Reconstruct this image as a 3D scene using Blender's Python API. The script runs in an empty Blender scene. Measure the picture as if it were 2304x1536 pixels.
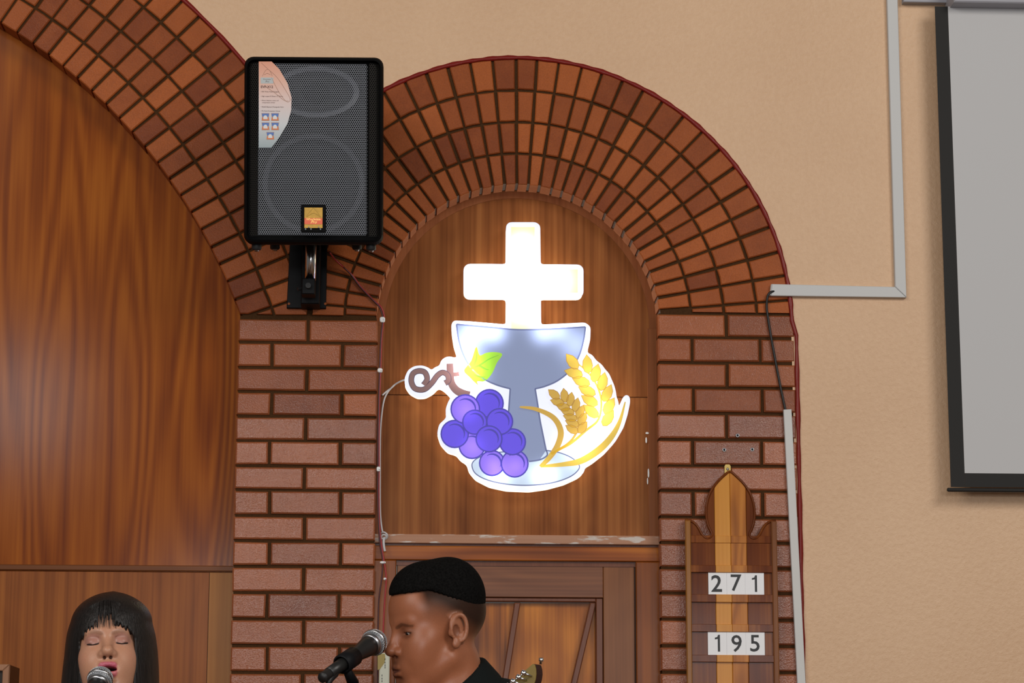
import bpy, bmesh, math, random
import numpy as np
from mathutils import Vector, Matrix
random.seed(7)
SC = bpy.context.scene
COL = SC.collection

# ------------------------------------------------------------------ camera
YAW, PITCH, ROLL, DIST, CAMZ, FPX = 4.63548455e-02, 1.91960729e-01, 2.59568059e-03, 7.70415026, 1.23, 5392.0
_cy, _sy, _cp, _sp = math.cos(YAW), math.sin(YAW), math.cos(PITCH), math.sin(PITCH)
_f = Vector((_sy*_cp, _cy*_cp, _sp)); _r0 = Vector((_cy, -_sy, 0)); _u0 = _r0.cross(_f)
_r = math.cos(ROLL)*_r0 + math.sin(ROLL)*_u0; _u = -math.sin(ROLL)*_r0 + math.cos(ROLL)*_u0
CAMP = Vector((0, -DIST, CAMZ))
cd = bpy.data.cameras.new('camera'); cam = bpy.data.objects.new('camera', cd); COL.objects.link(cam)
cd.sensor_width = 36; cd.lens = FPX/2304*36; cd.clip_start = .1; cd.clip_end = 100
cam.matrix_world = Matrix(((_r.x, _u.x, -_f.x, CAMP.x), (_r.y, _u.y, -_f.y, CAMP.y), (_r.z, _u.z, -_f.z, CAMP.z), (0, 0, 0, 1)))
SC.camera = cam

# ------------------------------------------------------------------ light and exposure
SC.view_settings.view_transform = 'Standard'; SC.view_settings.look = 'None'
SC.view_settings.exposure = 0.0; SC.view_settings.gamma = 1.0; SC.view_settings.use_curve_mapping = False
wd = bpy.data.worlds.new('hall_air'); SC.world = wd; wd.use_nodes = True
wd.node_tree.nodes['Background'].inputs[0].default_value = (1.0, .93, .86, 1)
wd.node_tree.nodes['Background'].inputs[1].default_value = .10
def area(name, loc, target, sx, sy, power, col):
    l = bpy.data.lights.new(name, 'AREA'); l.shape = 'RECTANGLE'; l.size = sx; l.size_y = sy; l.energy = power; l.color = col
    o = bpy.data.objects.new(name, l); COL.objects.link(o); o.location = loc
    o.rotation_euler = (Vector(target)-Vector(loc)).to_track_quat('-Z', 'Y').to_euler(); return o
area('ceiling_bounce_right', (5.4, -8.8, 6.0), (.6, 0, 2.3), 4.0, 3.0, 325, (1.0, .95, .88))
area('ceiling_bounce_left', (-5.0, -8.8, 6.0), (.2, 0, 2.3), 4.0, 3.0, 268, (1.0, .95, .88))
area('camera_flash', (.25, -7.6, 1.75), (.4, 0, 2.3), .35, .25, 22, (1.0, .97, .93))
area('rear_sheen_left', (-1.2, -14.0, 2.85), (-.3, 0, 1.8), 1.9, 1.1, 135, (.93, .96, 1.0))  # unseen area light added behind the camera for sheen on the left pier
area('rear_sheen_right', (2.4, -14.0, 2.55), (1.0, 0, 1.8), 2.4, .9, 75, (.93, .96, 1.0))  # added likewise, for gloss on the right pier
area('rear_sheen_high', (-3.55, -14.0, 4.85), (-1.0, 0, 2.2), 1.0, .9, 85, (.96, .97, 1.0))  # added unseen light, mirrored as a sheen patch on the left panel

# ------------------------------------------------------------------ helpers
def W(px, py, Y=0.0):
    """world point on the plane y = Y that the photograph shows at pixel (px, py)"""
    d = _r*((px-1152)/FPX) + _u*(-(py-768)/FPX) + _f
    return CAMP + d*((Y-CAMP.y)/d.y)
def WX(px, py, Y=0.0):
    p = W(px, py, Y); return (p.x, p.z)
def link(o, parent=None):
    COL.objects.link(o)
    if parent is not None:
        o.parent = parent; o.matrix_parent_inverse = abs_world(parent).inverted()
    return o
def abs_world(p):
    if p.parent is None: return p.matrix_basis.copy()
    return abs_world(p.parent) @ p.matrix_parent_inverse @ p.matrix_basis
def tag(o, label=None, cat=None, group=None, kind=None):
    if label: o['label'] = label
    if cat: o['category'] = cat
    if group: o['group'] = group
    if kind: o['kind'] = kind
    return o
def root(name, loc, label, cat, group=None, kind=None):
    o = bpy.data.objects.new(name, None); o.location = loc; o.empty_display_size = .05
    link(o); return tag(o, label, cat, group, kind)
def obj(name, bm, mat, parent=None, smooth=False, label=None):
    me = bpy.data.meshes.new(name)
    if isinstance(bm, bmesh.types.BMesh):
        bmesh.ops.recalc_face_normals(bm, faces=bm.faces); bm.to_mesh(me); bm.free()
    else:
        me.from_pydata(bm[0], [], bm[1])
    me.materials.append(mat)
    if smooth: me.polygons.foreach_set('use_smooth', [True]*len(me.polygons))
    o = bpy.data.objects.new(name, me); link(o, parent)
    if label: o['label'] = label
    return o
def NB(): return bmesh.new()
def area2(p):
    return .5*sum(p[i][0]*p[(i+1) % len(p)][1]-p[(i+1) % len(p)][0]*p[i][1] for i in range(len(p)))
def inset(p, d):
    """shrink a 2-D outline by d (counter-clockwise outlines)"""
    n = len(p); out = []
    for i in range(n):
        a = Vector(p[i-1]); b = Vector(p[i]); c = Vector(p[(i+1) % n])
        e1 = (b-a).normalized() if (b-a).length > 1e-9 else Vector((1, 0)); e2 = (c-b).normalized() if (c-b).length > 1e-9 else e1
        n1 = Vector((-e1.y, e1.x)); n2 = Vector((-e2.y, e2.x)); m = n1+n2
        k = max(.45, 1+n1.dot(n2)); q = b+m*(d/k); out.append((q.x, q.y))
    return out
def prism(bm, pts, y0, y1, bev=0.0, M=None):
    """outline in (x, z), front at y0 (towards the camera), back at y1, front edge bevelled"""
    pts = list(pts)
    if area2(pts) < 0: pts.reverse()
    rings = [(pts, y1), (pts, y0+bev)]
    if bev > 0: rings.append((inset(pts, bev), y0))
    V = []
    for ps, y in rings:
        V.append([bm.verts.new((M @ Vector((x, y, z))) if M else (x, y, z)) for x, z in ps])
    n = len(pts)
    for a, b in zip(V, V[1:]):
        for i in range(n): bm.faces.new((a[i], a[(i+1) % n], b[(i+1) % n], b[i]))
    bm.faces.new(V[-1]); bm.faces.new(V[0][::-1])
    return bm
def box(bm, x0, x1, y0, y1, z0, z1, bev=0.0, M=None):
    return prism(bm, [(x0, z0), (x1, z0), (x1, z1), (x0, z1)], y0, y1, bev, M)
def tube(bm, pts, r, n=8, cap=True):
    pts = [Vector(p) for p in pts]; rs = r if isinstance(r, (list, tuple)) else [r]*len(pts)
    prev = None; rings = []
    for i, p in enumerate(pts):
        t = (pts[min(i+1, len(pts)-1)]-pts[max(i-1, 0)]).normalized()
        if prev is None:
            a = Vector((0, 0, 1)) if abs(t.z) < .9 else Vector((1, 0, 0)); s = t.cross(a).normalized()
        else:
            s = (prev-t*prev.dot(t)).normalized()
        prev = s; q = t.cross(s)
        rings.append([bm.verts.new(p+(s*math.cos(k*2*math.pi/n)+q*math.sin(k*2*math.pi/n))*rs[i]) for k in range(n)])
    for a, b in zip(rings, rings[1:]):
        for k in range(n): bm.faces.new((a[k], a[(k+1) % n], b[(k+1) % n], b[k]))
    if cap:
        bm.faces.new(rings[0][::-1]); bm.faces.new(rings[-1])
    return bm
def lathe(bm, prof, M, n=24):
    """prof: (radius, height) along local z, placed with M"""
    rings = []
    for r, h in prof:
        if r < 1e-6: rings.append([bm.verts.new(M @ Vector((0, 0, h)))])
        else: rings.append([bm.verts.new(M @ Vector((r*math.cos(2*math.pi*k/n), r*math.sin(2*math.pi*k/n), h))) for k in range(n)])
    for a, b in zip(rings, rings[1:]):
        if len(a) == 1 and len(b) == 1: continue
        for k in range(n):
            k2 = (k+1) % n
            if len(a) == 1: bm.faces.new((a[0], b[k], b[k2]))
            elif len(b) == 1: bm.faces.new((a[k], a[k2], b[0]))
            else: bm.faces.new((a[k], a[k2], b[k2], b[k]))
    return bm
def frame(origin, zdir, up=(0, 0, 1)):
    z = Vector(zdir).normalized(); u = Vector(up)
    if abs(z.dot(u)) > .95: u = Vector((0, 1, 0))
    x = u.cross(z).normalized(); y = z.cross(x)
    return Matrix(((x.x, y.x, z.x, origin[0]), (x.y, y.y, z.y, origin[1]), (x.z, y.z, z.z, origin[2]), (0, 0, 0, 1)))
def smooth_path(pts, per=6, closed=False):
    """Catmull-Rom through the points"""
    P = [Vector(p) for p in pts]; n = len(P); out = []
    for i in range(n if closed else n-1):
        if closed: a, b, c, d = P[i-1], P[i], P[(i+1) % n], P[(i+2) % n]
        else: a, b, c, d = P[max(i-1, 0)], P[i], P[i+1], P[min(i+2, n-1)]
        for k in range(per):
            t = k/per
            out.append(.5*((2*b)+(c-a)*t+(2*a-5*b+4*c-d)*t*t+(3*b-a-3*c+d)*t**3))
    if not closed: out.append(P[-1])
    return out
def clip(poly, nx, nz, c):
    """keep nx*x + nz*z >= c"""
    out = []
    for i in range(len(poly)):
        a, b = poly[i], poly[(i+1) % len(poly)]; da = nx*a[0]+nz*a[1]-c; db = nx*b[0]+nz*b[1]-c
        if da >= 0: out.append(a)
        if da*db < 0:
            t = da/(da-db); out.append((a[0]+(b[0]-a[0])*t, a[1]+(b[1]-a[1])*t))
    return out
def text(name, s, size, mat, M, parent, align='CENTER', shear=0.0, bold=0.0, sx=1.0, ext=.0004):
    """lettering as flat mesh; local x right, y up, z towards the reader, placed by M"""
    cu = bpy.data.curves.new(name, 'FONT'); cu.body = s; cu.size = size; cu.align_x = align; cu.align_y = 'CENTER'
    cu.resolution_u = 3; cu.extrude = ext; cu.shear = shear; cu.offset = bold
    t = bpy.data.objects.new(name, cu); COL.objects.link(t)
    dg = bpy.context.evaluated_depsgraph_get(); me = bpy.data.meshes.new_from_object(t.evaluated_get(dg))
    bpy.data.objects.remove(t); me.transform(M @ Matrix.Diagonal((sx, 1, 1, 1)))
    me.materials.clear(); me.materials.append(mat); me.name = name
    o = bpy.data.objects.new(name, me); link(o, parent); return o
# ------------------------------------------------------------------ materials
def new_mat(name):
    m = bpy.data.materials.new(name); m.use_nodes = True
    return m, m.node_tree.nodes, m.node_tree.links, m.node_tree.nodes['Principled BSDF']
def plain(name, col, rough=.5, metal=0.0, spec=.5, coat=0.0, bump=0.0, bscale=300.0, var=0.0, coat_rough=.1):
    m, N, L, B = new_mat(name)
    B.inputs['Base Color'].default_value = (*col, 1); B.inputs['Roughness'].default_value = rough
    B.inputs['Metallic'].default_value = metal; B.inputs['Specular IOR Level'].default_value = spec
    B.inputs['Coat Weight'].default_value = coat; B.inputs['Coat Roughness'].default_value = coat_rough
    if bump or var:
        tc = N.new('ShaderNodeTexCoord'); nz = N.new('ShaderNodeTexNoise'); nz.inputs['Scale'].default_value = bscale
        nz.inputs['Detail'].default_value = 4; L.new(tc.outputs['Object'], nz.inputs['Vector'])
        if bump:
            bp = N.new('ShaderNodeBump'); bp.inputs['Strength'].default_value = bump; bp.inputs['Distance'].default_value = .002
            L.new(nz.outputs['Fac'], bp.inputs['Height']); L.new(bp.outputs['Normal'], B.inputs['Normal'])
        if var:
            mx = N.new('ShaderNodeMixRGB'); mx.inputs[1].default_value = (*[c*(1-var) for c in col], 1); mx.inputs[2].default_value = (*[min(1, c*(1+var)) for c in col], 1)
            L.new(nz.outputs['Fac'], mx.inputs[0]); L.new(mx.outputs[0], B.inputs['Base Color'])
    return m
def ramp(N, stops):
    r = N.new('ShaderNodeValToRGB'); e = r.color_ramp.elements
    while len(e) < len(stops): e.new(.5)
    for el, (p, c) in zip(e, stops):
        el.position = p; el.color = (*c, 1) if len(c) == 3 else c
    return r
def math_node(N, L, op, a, b=None):
    n = N.new('ShaderNodeMath'); n.operation = op
    for i, v in enumerate((a, b)):
        if v is None: continue
        if isinstance(v, (int, float)): n.inputs[i].default_value = v
        else: L.new(v, n.inputs[i])
    return n.outputs[0]
def brick_mat(name, dark, light, coat, rough, bump, glint=1.0, spec=.14):
    m, N, L, B = new_mat(name)
    tc = N.new('ShaderNodeTexCoord'); oi = N.new('ShaderNodeObjectInfo')
    n1 = N.new('ShaderNodeTexNoise'); n1.inputs['Scale'].default_value = 14; n1.inputs['Detail'].default_value = 5
    n2 = N.new('ShaderNodeTexNoise'); n2.inputs['Scale'].default_value = 330; n2.inputs['Detail'].default_value = 3
    for n in (n1, n2): L.new(tc.outputs['Object'], n.inputs['Vector'])
    f = math_node(N, L, 'ADD', math_node(N, L, 'MULTIPLY', oi.outputs['Random'], .75), math_node(N, L, 'MULTIPLY', n1.outputs['Fac'], .5))
    f = math_node(N, L, 'SUBTRACT', f, .12)
    r = ramp(N, [(0.0, dark), (.45, [(a+b)/2 for a, b in zip(dark, light)]), (1.0, light)]); L.new(f, r.inputs['Fac'])
    mx = N.new('ShaderNodeMixRGB'); mx.blend_type = 'MULTIPLY'; mx.inputs[0].default_value = .35
    r2 = ramp(N, [(.35, (.55, .5, .45)), (.6, (1.1, 1.1, 1.1))]); L.new(n2.outputs['Fac'], r2.inputs['Fac'])
    L.new(r.outputs[0], mx.inputs[1]); L.new(r2.outputs[0], mx.inputs[2]); L.new(mx.outputs[0], B.inputs['Base Color'])
    B.inputs['Roughness'].default_value = rough; B.inputs['Specular IOR Level'].default_value = spec; B.inputs['Coat Weight'].default_value = coat; B.inputs['Coat Roughness'].default_value = .12
    vo = N.new('ShaderNodeTexVoronoi'); vo.inputs['Scale'].default_value = 210; L.new(tc.outputs['Object'], vo.inputs['Vector'])
    h = math_node(N, L, 'ADD', n2.outputs['Fac'], math_node(N, L, 'MULTIPLY', vo.outputs['Distance'], .5*glint))
    bp = N.new('ShaderNodeBump'); bp.inputs['Strength'].default_value = bump; bp.inputs['Distance'].default_value = .0009
    L.new(h, bp.inputs['Height']); L.new(bp.outputs['Normal'], B.inputs['Normal']); L.new(bp.outputs['Normal'], B.inputs['Coat Normal'])
    return m
def wood(name, dark, mid, light, axis='Z', cath=0.0, mirror=None, rough=.4, coat=.2, fine=110.0, contour=26.0, blotch=.25, scale=1.0, scratch=0.0, coat_rough=.2, stripe=.5, random_shift=True, cx=3.1, cz=.8):
    """veneer: long streaks along an axis, with contour (cathedral) figure and fine pores"""
    m, N, L, B = new_mat(name)
    tc = N.new('ShaderNodeTexCoord'); sp = N.new('ShaderNodeSeparateXYZ'); L.new(tc.outputs['Object'], sp.inputs[0])
    X, Y, Z = sp.outputs
    if axis == 'X': X, Z = Z, X
    if mirror is not None:
        X = math_node(N, L, 'ABSOLUTE', math_node(N, L, 'SUBTRACT', X, mirror))
    if random_shift:
        oi = N.new('ShaderNodeObjectInfo'); sh = math_node(N, L, 'MULTIPLY', oi.outputs['Random'], 9.0)
        X2 = math_node(N, L, 'ADD', X, sh)
    else: X2 = X
    def coords(sx, sz):
        c = N.new('ShaderNodeCombineXYZ'); L.new(math_node(N, L, 'MULTIPLY', X2, sx), c.inputs[0]); L.new(math_node(N, L, 'MULTIPLY', Y, sx), c.inputs[1])
        L.new(math_node(N, L, 'MULTIPLY', Z, sz), c.inputs[2]); return c.outputs[0]
    def noise(vec, scale, det=3):
        n = N.new('ShaderNodeTexNoise'); n.inputs['Scale'].default_value = scale; n.inputs['Detail'].default_value = det; L.new(vec, n.inputs['Vector']); return n.outputs['Fac']
    nf = noise(coords(fine, 1.6), 1.0, 3)
    ns = noise(coords(22*scale, .5), 1.0, 3)
    nb = noise(coords(4, 3), 1.0, 2)
    cf = noise(coords(cx*scale, cz*scale), 1.0, 1.6)
    s = math_node(N, L, 'SINE', math_node(N, L, 'MULTIPLY', cf, contour*3.0))
    s = math_node(N, L, 'ADD', math_node(N, L, 'MULTIPLY', s, .5), .5)
    f = math_node(N, L, 'ADD', math_node(N, L, 'MULTIPLY', s, cath), math_node(N, L, 'MULTIPLY', ns, stripe))
    f = math_node(N, L, 'ADD', f, math_node(N, L, 'MULTIPLY', nf, .40)); f = math_node(N, L, 'ADD', f, math_node(N, L, 'MULTIPLY', nb, blotch))
    tot = cath*.5+stripe*.5+.20+blotch*.5
    f = math_node(N, L, 'ADD', math_node(N, L, 'MULTIPLY', math_node(N, L, 'SUBTRACT', f, tot), 1.5), .5)
    r = ramp(N, [(.12, dark), (.5, mid), (.88, light)]); L.new(f, r.inputs['Fac'])
    colr = r.outputs[0]
    if scratch:
        n3 = noise(coords(60, 12) if axis == 'X' else coords(14, 60), 1.0, 6); r3 = ramp(N, [(.60-.08*scratch, (0, 0, 0)), (.66-.08*scratch, (1, 1, 1))]); L.new(n3, r3.inputs['Fac'])
        mx = N.new('ShaderNodeMixRGB'); mx.inputs[2].default_value = (.62, .55, .50, 1); L.new(r3.outputs[0], mx.inputs[0]); L.new(colr, mx.inputs[1]); colr = mx.outputs[0]
    L.new(colr, B.inputs['Base Color'])
    B.inputs['Roughness'].default_value = rough; B.inputs['Specular IOR Level'].default_value = .06; B.inputs['Coat Weight'].default_value = coat*.35; B.inputs['Coat Roughness'].default_value = coat_rough
    bp = N.new('ShaderNodeBump'); bp.inputs['Strength'].default_value = .12; bp.inputs['Distance'].default_value = .001
    L.new(nf, bp.inputs['Height']); L.new(bp.outputs['Normal'], B.inputs['Normal'])
    return m

def plaster_mat():
    m, N, L, B = new_mat('peach_textured_plaster')
    tc = N.new('ShaderNodeTexCoord')
    def noise(scale, det): 
        n = N.new('ShaderNodeTexNoise'); n.inputs['Scale'].default_value = scale; n.inputs['Detail'].default_value = det; L.new(tc.outputs['Object'], n.inputs['Vector']); return n.outputs['Fac']
    a, b, c = noise(75, 5), noise(260, 3), noise(1.3, 2)
    r = ramp(N, [(.3, (.64, .405, .24)), (.7, (.73, .485, .30))]); L.new(math_node(N, L, 'ADD', math_node(N, L, 'MULTIPLY', a, .4), math_node(N, L, 'MULTIPLY', c, .6)), r.inputs['Fac'])
    L.new(r.outputs[0], B.inputs['Base Color']); B.inputs['Roughness'].default_value = .42; B.inputs['Specular IOR Level'].default_value = .45
    h = math_node(N, L, 'ADD', math_node(N, L, 'MULTIPLY', a, .8), math_node(N, L, 'MULTIPLY', b, .35))
    bp = N.new('ShaderNodeBump'); bp.inputs['Strength'].default_value = .6; bp.inputs['Distance'].default_value = .004
    L.new(h, bp.inputs['Height']); L.new(bp.outputs['Normal'], B.inputs['Normal'])
    return m

M_plaster = plaster_mat()
M_brick = brick_mat('varnished_brick', (.17, .035, .010), (.44, .115, .027), .06, .5, .6)
M_brick_low = brick_mat('glossy_varnished_brick', (.19, .050, .019), (.42, .125, .045), .8, .38, 1.0, 1.8, .3)
M_rawclay = plain('raw_clay', (.62, .27, .14), .8, bump=.4, bscale=180, var=.15)
M_greymortar = plain('grey_mortar', (.30, .29, .28), .85, bump=.5, bscale=200, var=.2)
M_mortar = plain('brown_mortar', (.058, .026, .010), .8, spec=.06, coat=0, bump=.5, bscale=200, var=.35)
M_redpaint = plain('dark_red_gloss_paint', (.20, .013, .009), .35, spec=.2, coat=.15, bump=.35, bscale=60)
M_panel = wood('walnut_veneer', (.16, .030, .0015), (.265, .062, .0035), (.375, .104, .008), cath=.24, mirror=-1.02, rough=.45, coat=.36, contour=34, coat_rough=.14, random_shift=False, cz=.34, cx=3.4)
M_panel_low = wood('straight_veneer', (.15, .040, .010), (.275, .083, .019), (.39, .13, .027), cath=.03, rough=.4, coat=.2, stripe=.75, scale=1.3)
M_panel_edge = wood('pale_veneer_strip', (.28, .10, .023), (.37, .145, .033), (.44, .19, .046), cath=.0, rough=.4, coat=.2)
M_centre = wood('sapele_veneer', (.135, .040, .010), (.235, .078, .021), (.335, .125, .036), cath=.06, rough=.42, coat=.15, stripe=.85, scale=1.6)
M_moulding = wood('dark_moulding', (.10, .034, .012), (.18, .062, .022), (.25, .095, .035), axis='X', rough=.4, coat=.2)
M_band = wood('reddish_band', (.18, .056, .020), (.27, .092, .034), (.35, .13, .052), rough=.4, coat=.2)
M_ledge_wood = wood('scraped_pine', (.36, .18, .11), (.44, .235, .15), (.52, .30, .20), axis='X', rough=.45, scratch=.35, coat=.1)
M_frame_h = wood('door_frame_wood_across', (.13, .032, .008), (.31, .080, .013), (.47, .145, .018), axis='X', cath=.22, rough=.3, coat=.5, contour=14)
M_frame_v = wood('door_frame_wood', (.13, .034, .009), (.26, .072, .013), (.41, .125, .018), cath=.18, rough=.3, coat=.5, contour=12)
M_rail = wood('door_rail_wood', (.12, .044, .022), (.195, .076, .038), (.29, .115, .052), axis='X', rough=.3, coat=.5, cath=.08)
M_stile = wood('door_stile_wood', (.14, .048, .019), (.22, .080, .028), (.29, .115, .04), rough=.3, coat=.5, cath=.05)
M_doorpanel = wood('door_panel_wood', (.13, .034, .008), (.37, .112, .018), (.60, .21, .030), rough=.3, coat=.4, cath=.14, blotch=1.1, contour=11, stripe=.6)
M_batten = wood('door_batten_wood', (.11, .034, .015), (.16, .052, .024), (.21, .072, .034), rough=.28, coat=.6)
M_dark = wood('dark_stave', (.085, .019, .004), (.15, .036, .007), (.28, .085, .015), rough=.24, coat=.35, cath=.12, coat_rough=.1, contour=18)
M_stave_l = wood('light_stave', (.52, .20, .032), (.62, .26, .043), (.72, .33, .065), rough=.24, coat=.7, cath=.0, stripe=.2)
M_stave_m = wood('amber_stave', (.29, .090, .014), (.44, .15, .023), (.55, .21, .035), rough=.24, coat=.7, cath=.30, contour=16, scale=2.2)
M_stave_r = wood('tan_stave', (.24, .095, .022), (.32, .13, .028), (.39, .165, .04), rough=.24, coat=.7, cath=.05)
M_black_plastic = plain('black_textured_plastic', (.004, .004, .0042), .6, spec=.08, bump=.3, bscale=900)
M_black = plain('black_powder_coat', (.007, .007, .008), .5, spec=.12)
M_grille = plain('grey_steel_mesh', (.17, .18, .205), .45, metal=.2)
M_grille_side = plain('shaded_steel_mesh', (.018, .015, .012), .5, metal=.3)  # same steel as the front grille, shade of the angled sides put into its colour
M_horn = plain('dark_grey_horn', (.075, .08, .10), .45)
M_cone = plain('black_speaker_cone', (.005, .005, .007), .7, spec=.08)
M_surround = plain('rubber_surround', (.030, .032, .040), .6, spec=.15)
M_gold = plain('gold_foil', (.34, .19, .028), .35, metal=.6, var=.45, bscale=55)
M_goldbright = plain('bright_gold_print', (.95, .62, .16), .3, metal=.4)
M_redfoil = plain('red_foil', (.42, .07, .025), .3, metal=.5)
M_chrome = plain('chrome', (.75, .76, .78), .18, metal=1)
M_steel = plain('brushed_steel', (.45, .45, .47), .3, metal=1)
M_rubber = plain('black_rubber', (.012, .012, .013), .6)
M_grey_duct = plain('grey_plastic_trunking', (.57, .575, .575), .5)
M_white_duct = plain('white_plastic_trunking', (.62, .615, .60), .5, var=.06, bscale=8)
M_card = plain('white_card', (.90, .905, .93), .55)
M_ink = plain('black_ink', (.02, .02, .022), .5)
M_brass = plain('worn_brass', (.45, .32, .10), .4, metal=.6)
M_screen = plain('white_screen_fabric', (.555, .555, .565), .8, spec=.2)
M_screen_border = plain('black_screen_border', (.012, .011, .010), .75)
M_case = plain('grey_screen_case', (.34, .34, .38), .5)
M_redcable = plain('red_cable', (.36, .015, .02), .35)
M_darkcable = plain('dark_cable', (.055, .006, .008), .4)
M_blackcable = plain('black_cable', (.010, .009, .009), .5)
M_whitecable = plain('white_cable', (.62, .62, .64), .45)
M_clip = plain('white_cable_clip', (.85, .85, .84), .5)
M_cream = plain('cream_plastic', (.60, .61, .50), .5)
M_olive = plain('olive_stain', (.36, .27, .08), .6)
M_floor = wood('stage_floor_boards', (.10, .05, .025), (.16, .085, .045), (.22, .12, .06), axis='X')
M_cab_front = wood('pale_cabinet_frame', (.25, .12, .068), (.33, .165, .095), (.40, .21, .12), rough=.4)
M_cab_side = wood('dark_cabinet_side', (.055, .016, .003), (.075, .022, .004), (.095, .03, .005), rough=.5)
M_cloth_dark = plain('dark_speaker_cloth', (.045, .035, .032), .9, bump=.5, bscale=700)
# ------------------------------------------------------------------ setting: floor, plaster wall, brick arches and piers
ZC = CAMZ
CL = (-2.3607, .8892+ZC); RLI, RLO = 1.954, 2.388          # large arch on the left (mostly outside the frame)
CC = (.3785, 1.5655+ZC); RCI, RCO = .4655, .902            # arch over the door
PL = (-.5365, -.0825); PR = (.8385, 1.2905)                # the two piers
XM = -.3095                                                # where the two arches meet
ZBOT = .39+ZC
def arc(c, r, a0, a1, n):
    return [(c[0]+r*math.cos(math.radians(a0+(a1-a0)*k/n)), c[1]+r*math.sin(math.radians(a0+(a1-a0)*k/n))) for k in range(n+1)]
M_floor_o = obj('floor', box(NB(), -4.2, 4.6, -7.4, .35, -.12, 0), M_floor); tag(M_floor_o, kind='structure')

# plaster: everything outside the arches' outer edges
ai = 90-math.degrees(math.atan2(0, 1))
def circ_x(c, r, x): return c[1]+math.sqrt(r*r-(x-c[0])**2)
# intersection of the two outer circles
best = min((abs(circ_x(CL, RLO, x)-circ_x(CC, RCO, x)), x) for x in [-.50+.001*k for k in range(440)])[1]
aL = math.degrees(math.atan2(circ_x(CL, RLO, best)-CL[1], best-CL[0])); aC = math.degrees(math.atan2(circ_x(CC, RCO, best)-CC[1], best-CC[0]))
ol = arc(CL, RLO, 128, aL, 60)+arc(CC, RCO, aC, 0, 60)+[(1.2925, 0.0), (4.2, 0.0), (4.2, 4.9), (ol_x := CL[0]+RLO*math.cos(math.radians(128)), 4.9)]
o = obj('wall_back', prism(NB(), ol, .004, .30), M_plaster); tag(o, 'peach textured plaster wall above and right of the brick arches', kind='structure')

def shrink_ok(p): return len(p) >= 3 and abs(area2(p)) > 2.2e-4
def put_brick(poly, parent, mat, depth=.030, bev=.0035):
    if not shrink_ok(poly): return
    if area2(poly) < 0: poly = poly[::-1]
    # drop nearly coincident corners
    q = []
    for p in poly:
        if not q or math.hypot(p[0]-q[-1][0], p[1]-q[-1][1]) > .004: q.append(p)
    if len(q) > 2 and math.hypot(q[0][0]-q[-1][0], q[0][1]-q[-1][1]) < .004: q.pop()
    if len(q) < 3: return
    q = [(x+random.uniform(-.0011, .0011), z+random.uniform(-.0011, .0011)) for x, z in q]
    mn = min(math.hypot(q[i][0]-q[i-1][0], q[i][1]-q[i-1][1]) for i in range(len(q)))
    y = random.uniform(-.0018, .0018)
    obj('brick', prism(NB(), q, y, depth, min(bev, mn*.2)), mat, parent)

def arch(c, ri, ring_r, joints, clips, parent, jw, jr):
    for k in range(len(ring_r)-1):
        r1 = ring_r[k]+(0 if k == 0 else jr); r2 = ring_r[k+1]-(0.0 if k == len(ring_r)-2 else jr)
        for a0, a1 in zip(joints, joints[1:]):
            hi, lo = max(a0, a1), min(a0, a1)
            w1 = math.degrees(jw/r1); w2 = math.degrees(jw/r2)
            wk = random.uniform(.8, 1.25)
            p = [(c[0]+r*math.cos(math.radians(a)), c[1]+r*math.sin(math.radians(a))) for r, a in
                 ((r1, lo+w1*wk), (r2, lo+w2*wk), (r2, (lo+hi)/2), (r2, hi-w2*wk), (r1, hi-w1*wk), (r1, (lo+hi)/2))]
            if k == 0: p = [(x, z) for x, z in p]
            for nx, nz, d in clips: p = clip(p, nx, nz, d) if p else p
            if p: put_brick(p, parent, M_brick, .100 if k == 0 else .030)

# mortar beds: the brick faces stand 8 mm proud of them
def bed(name, outline, label, y1=.104):
    o = obj(name, prism(NB(), outline, .0085, y1), M_mortar); return tag(o, label, kind='structure')
zsL, zsR = 1.5755+ZC, 1.6005+ZC
lo_a = math.degrees(math.asin((zsL-CL[1])/(RLI+.006)))
b1 = arc(CL, RLI+.006, 112, lo_a, 60)+[(XM, zsL), (XM, circ_x(CL, RLO, XM) if XM < best else circ_x(CC, RCO, XM))]
b1 += arc(CL, RLO-.004, min(aL, math.degrees(math.acos((XM-CL[0])/(RLO-.004)))) if XM > best else math.degrees(math.acos((XM-CL[0])/(RLO-.004))), 112, 60)
bed_left = bed('trim_1', b1, 'large brick arch on the left, four rings deep')
b2 = [(XM, zsL)]+arc(CC, RCI+.005, 180-math.degrees(math.asin((zsL-CC[1])/(RCI+.005))), math.degrees(math.asin((zsR-CC[1])/(RCI+.005))), 60)+[(PR[1], zsR)]
b2 += arc(CC, RCO-.004, math.degrees(math.asin((zsR-CC[1])/(RCO-.004))), math.degrees(math.acos((XM-CC[0])/(RCO-.004))), 60)
bed_centre = bed('trim_2', b2, 'smaller brick arch over the door and the lit sign')
bed_pier_left = bed('trim_3', [(PL[0]+.004, 0), (PL[1]-.004, 0), (PL[1]-.004, zsL), (PL[0]+.004, zsL)], 'brick pier between the two arches')
bed_pier_right = bed('trim_4', [(PR[0]+.004, 0), (PR[1], 0), (PR[1], zsR), (PR[0]+.004, zsR)], 'brick pier at the right of the door')
def soffit(o, c, mat, r):
    o.data.materials.append(mat)
    for p in o.data.polygons:
        q = p.center; d = Vector((c[0]-q.x, 0, c[1]-q.z)); 
        if d.length < r and abs(p.normal.y) < .3 and p.normal.dot(d.normalized()) > .7: p.material_index = len(o.data.materials)-1
joints_L = [58.89+1.94*k for k in range(22, 0, -1)]+[58.89, 56.96, 55.05, 53.2, 51.3, 49.49, 47.56, 45.63, 43.66, 41.78, 39.84, 37.82, 35.82, 33.82, 31.83, 29.89, 27.87, 26.0, 24.19, 22.21, 20.3, 18.4]
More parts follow.
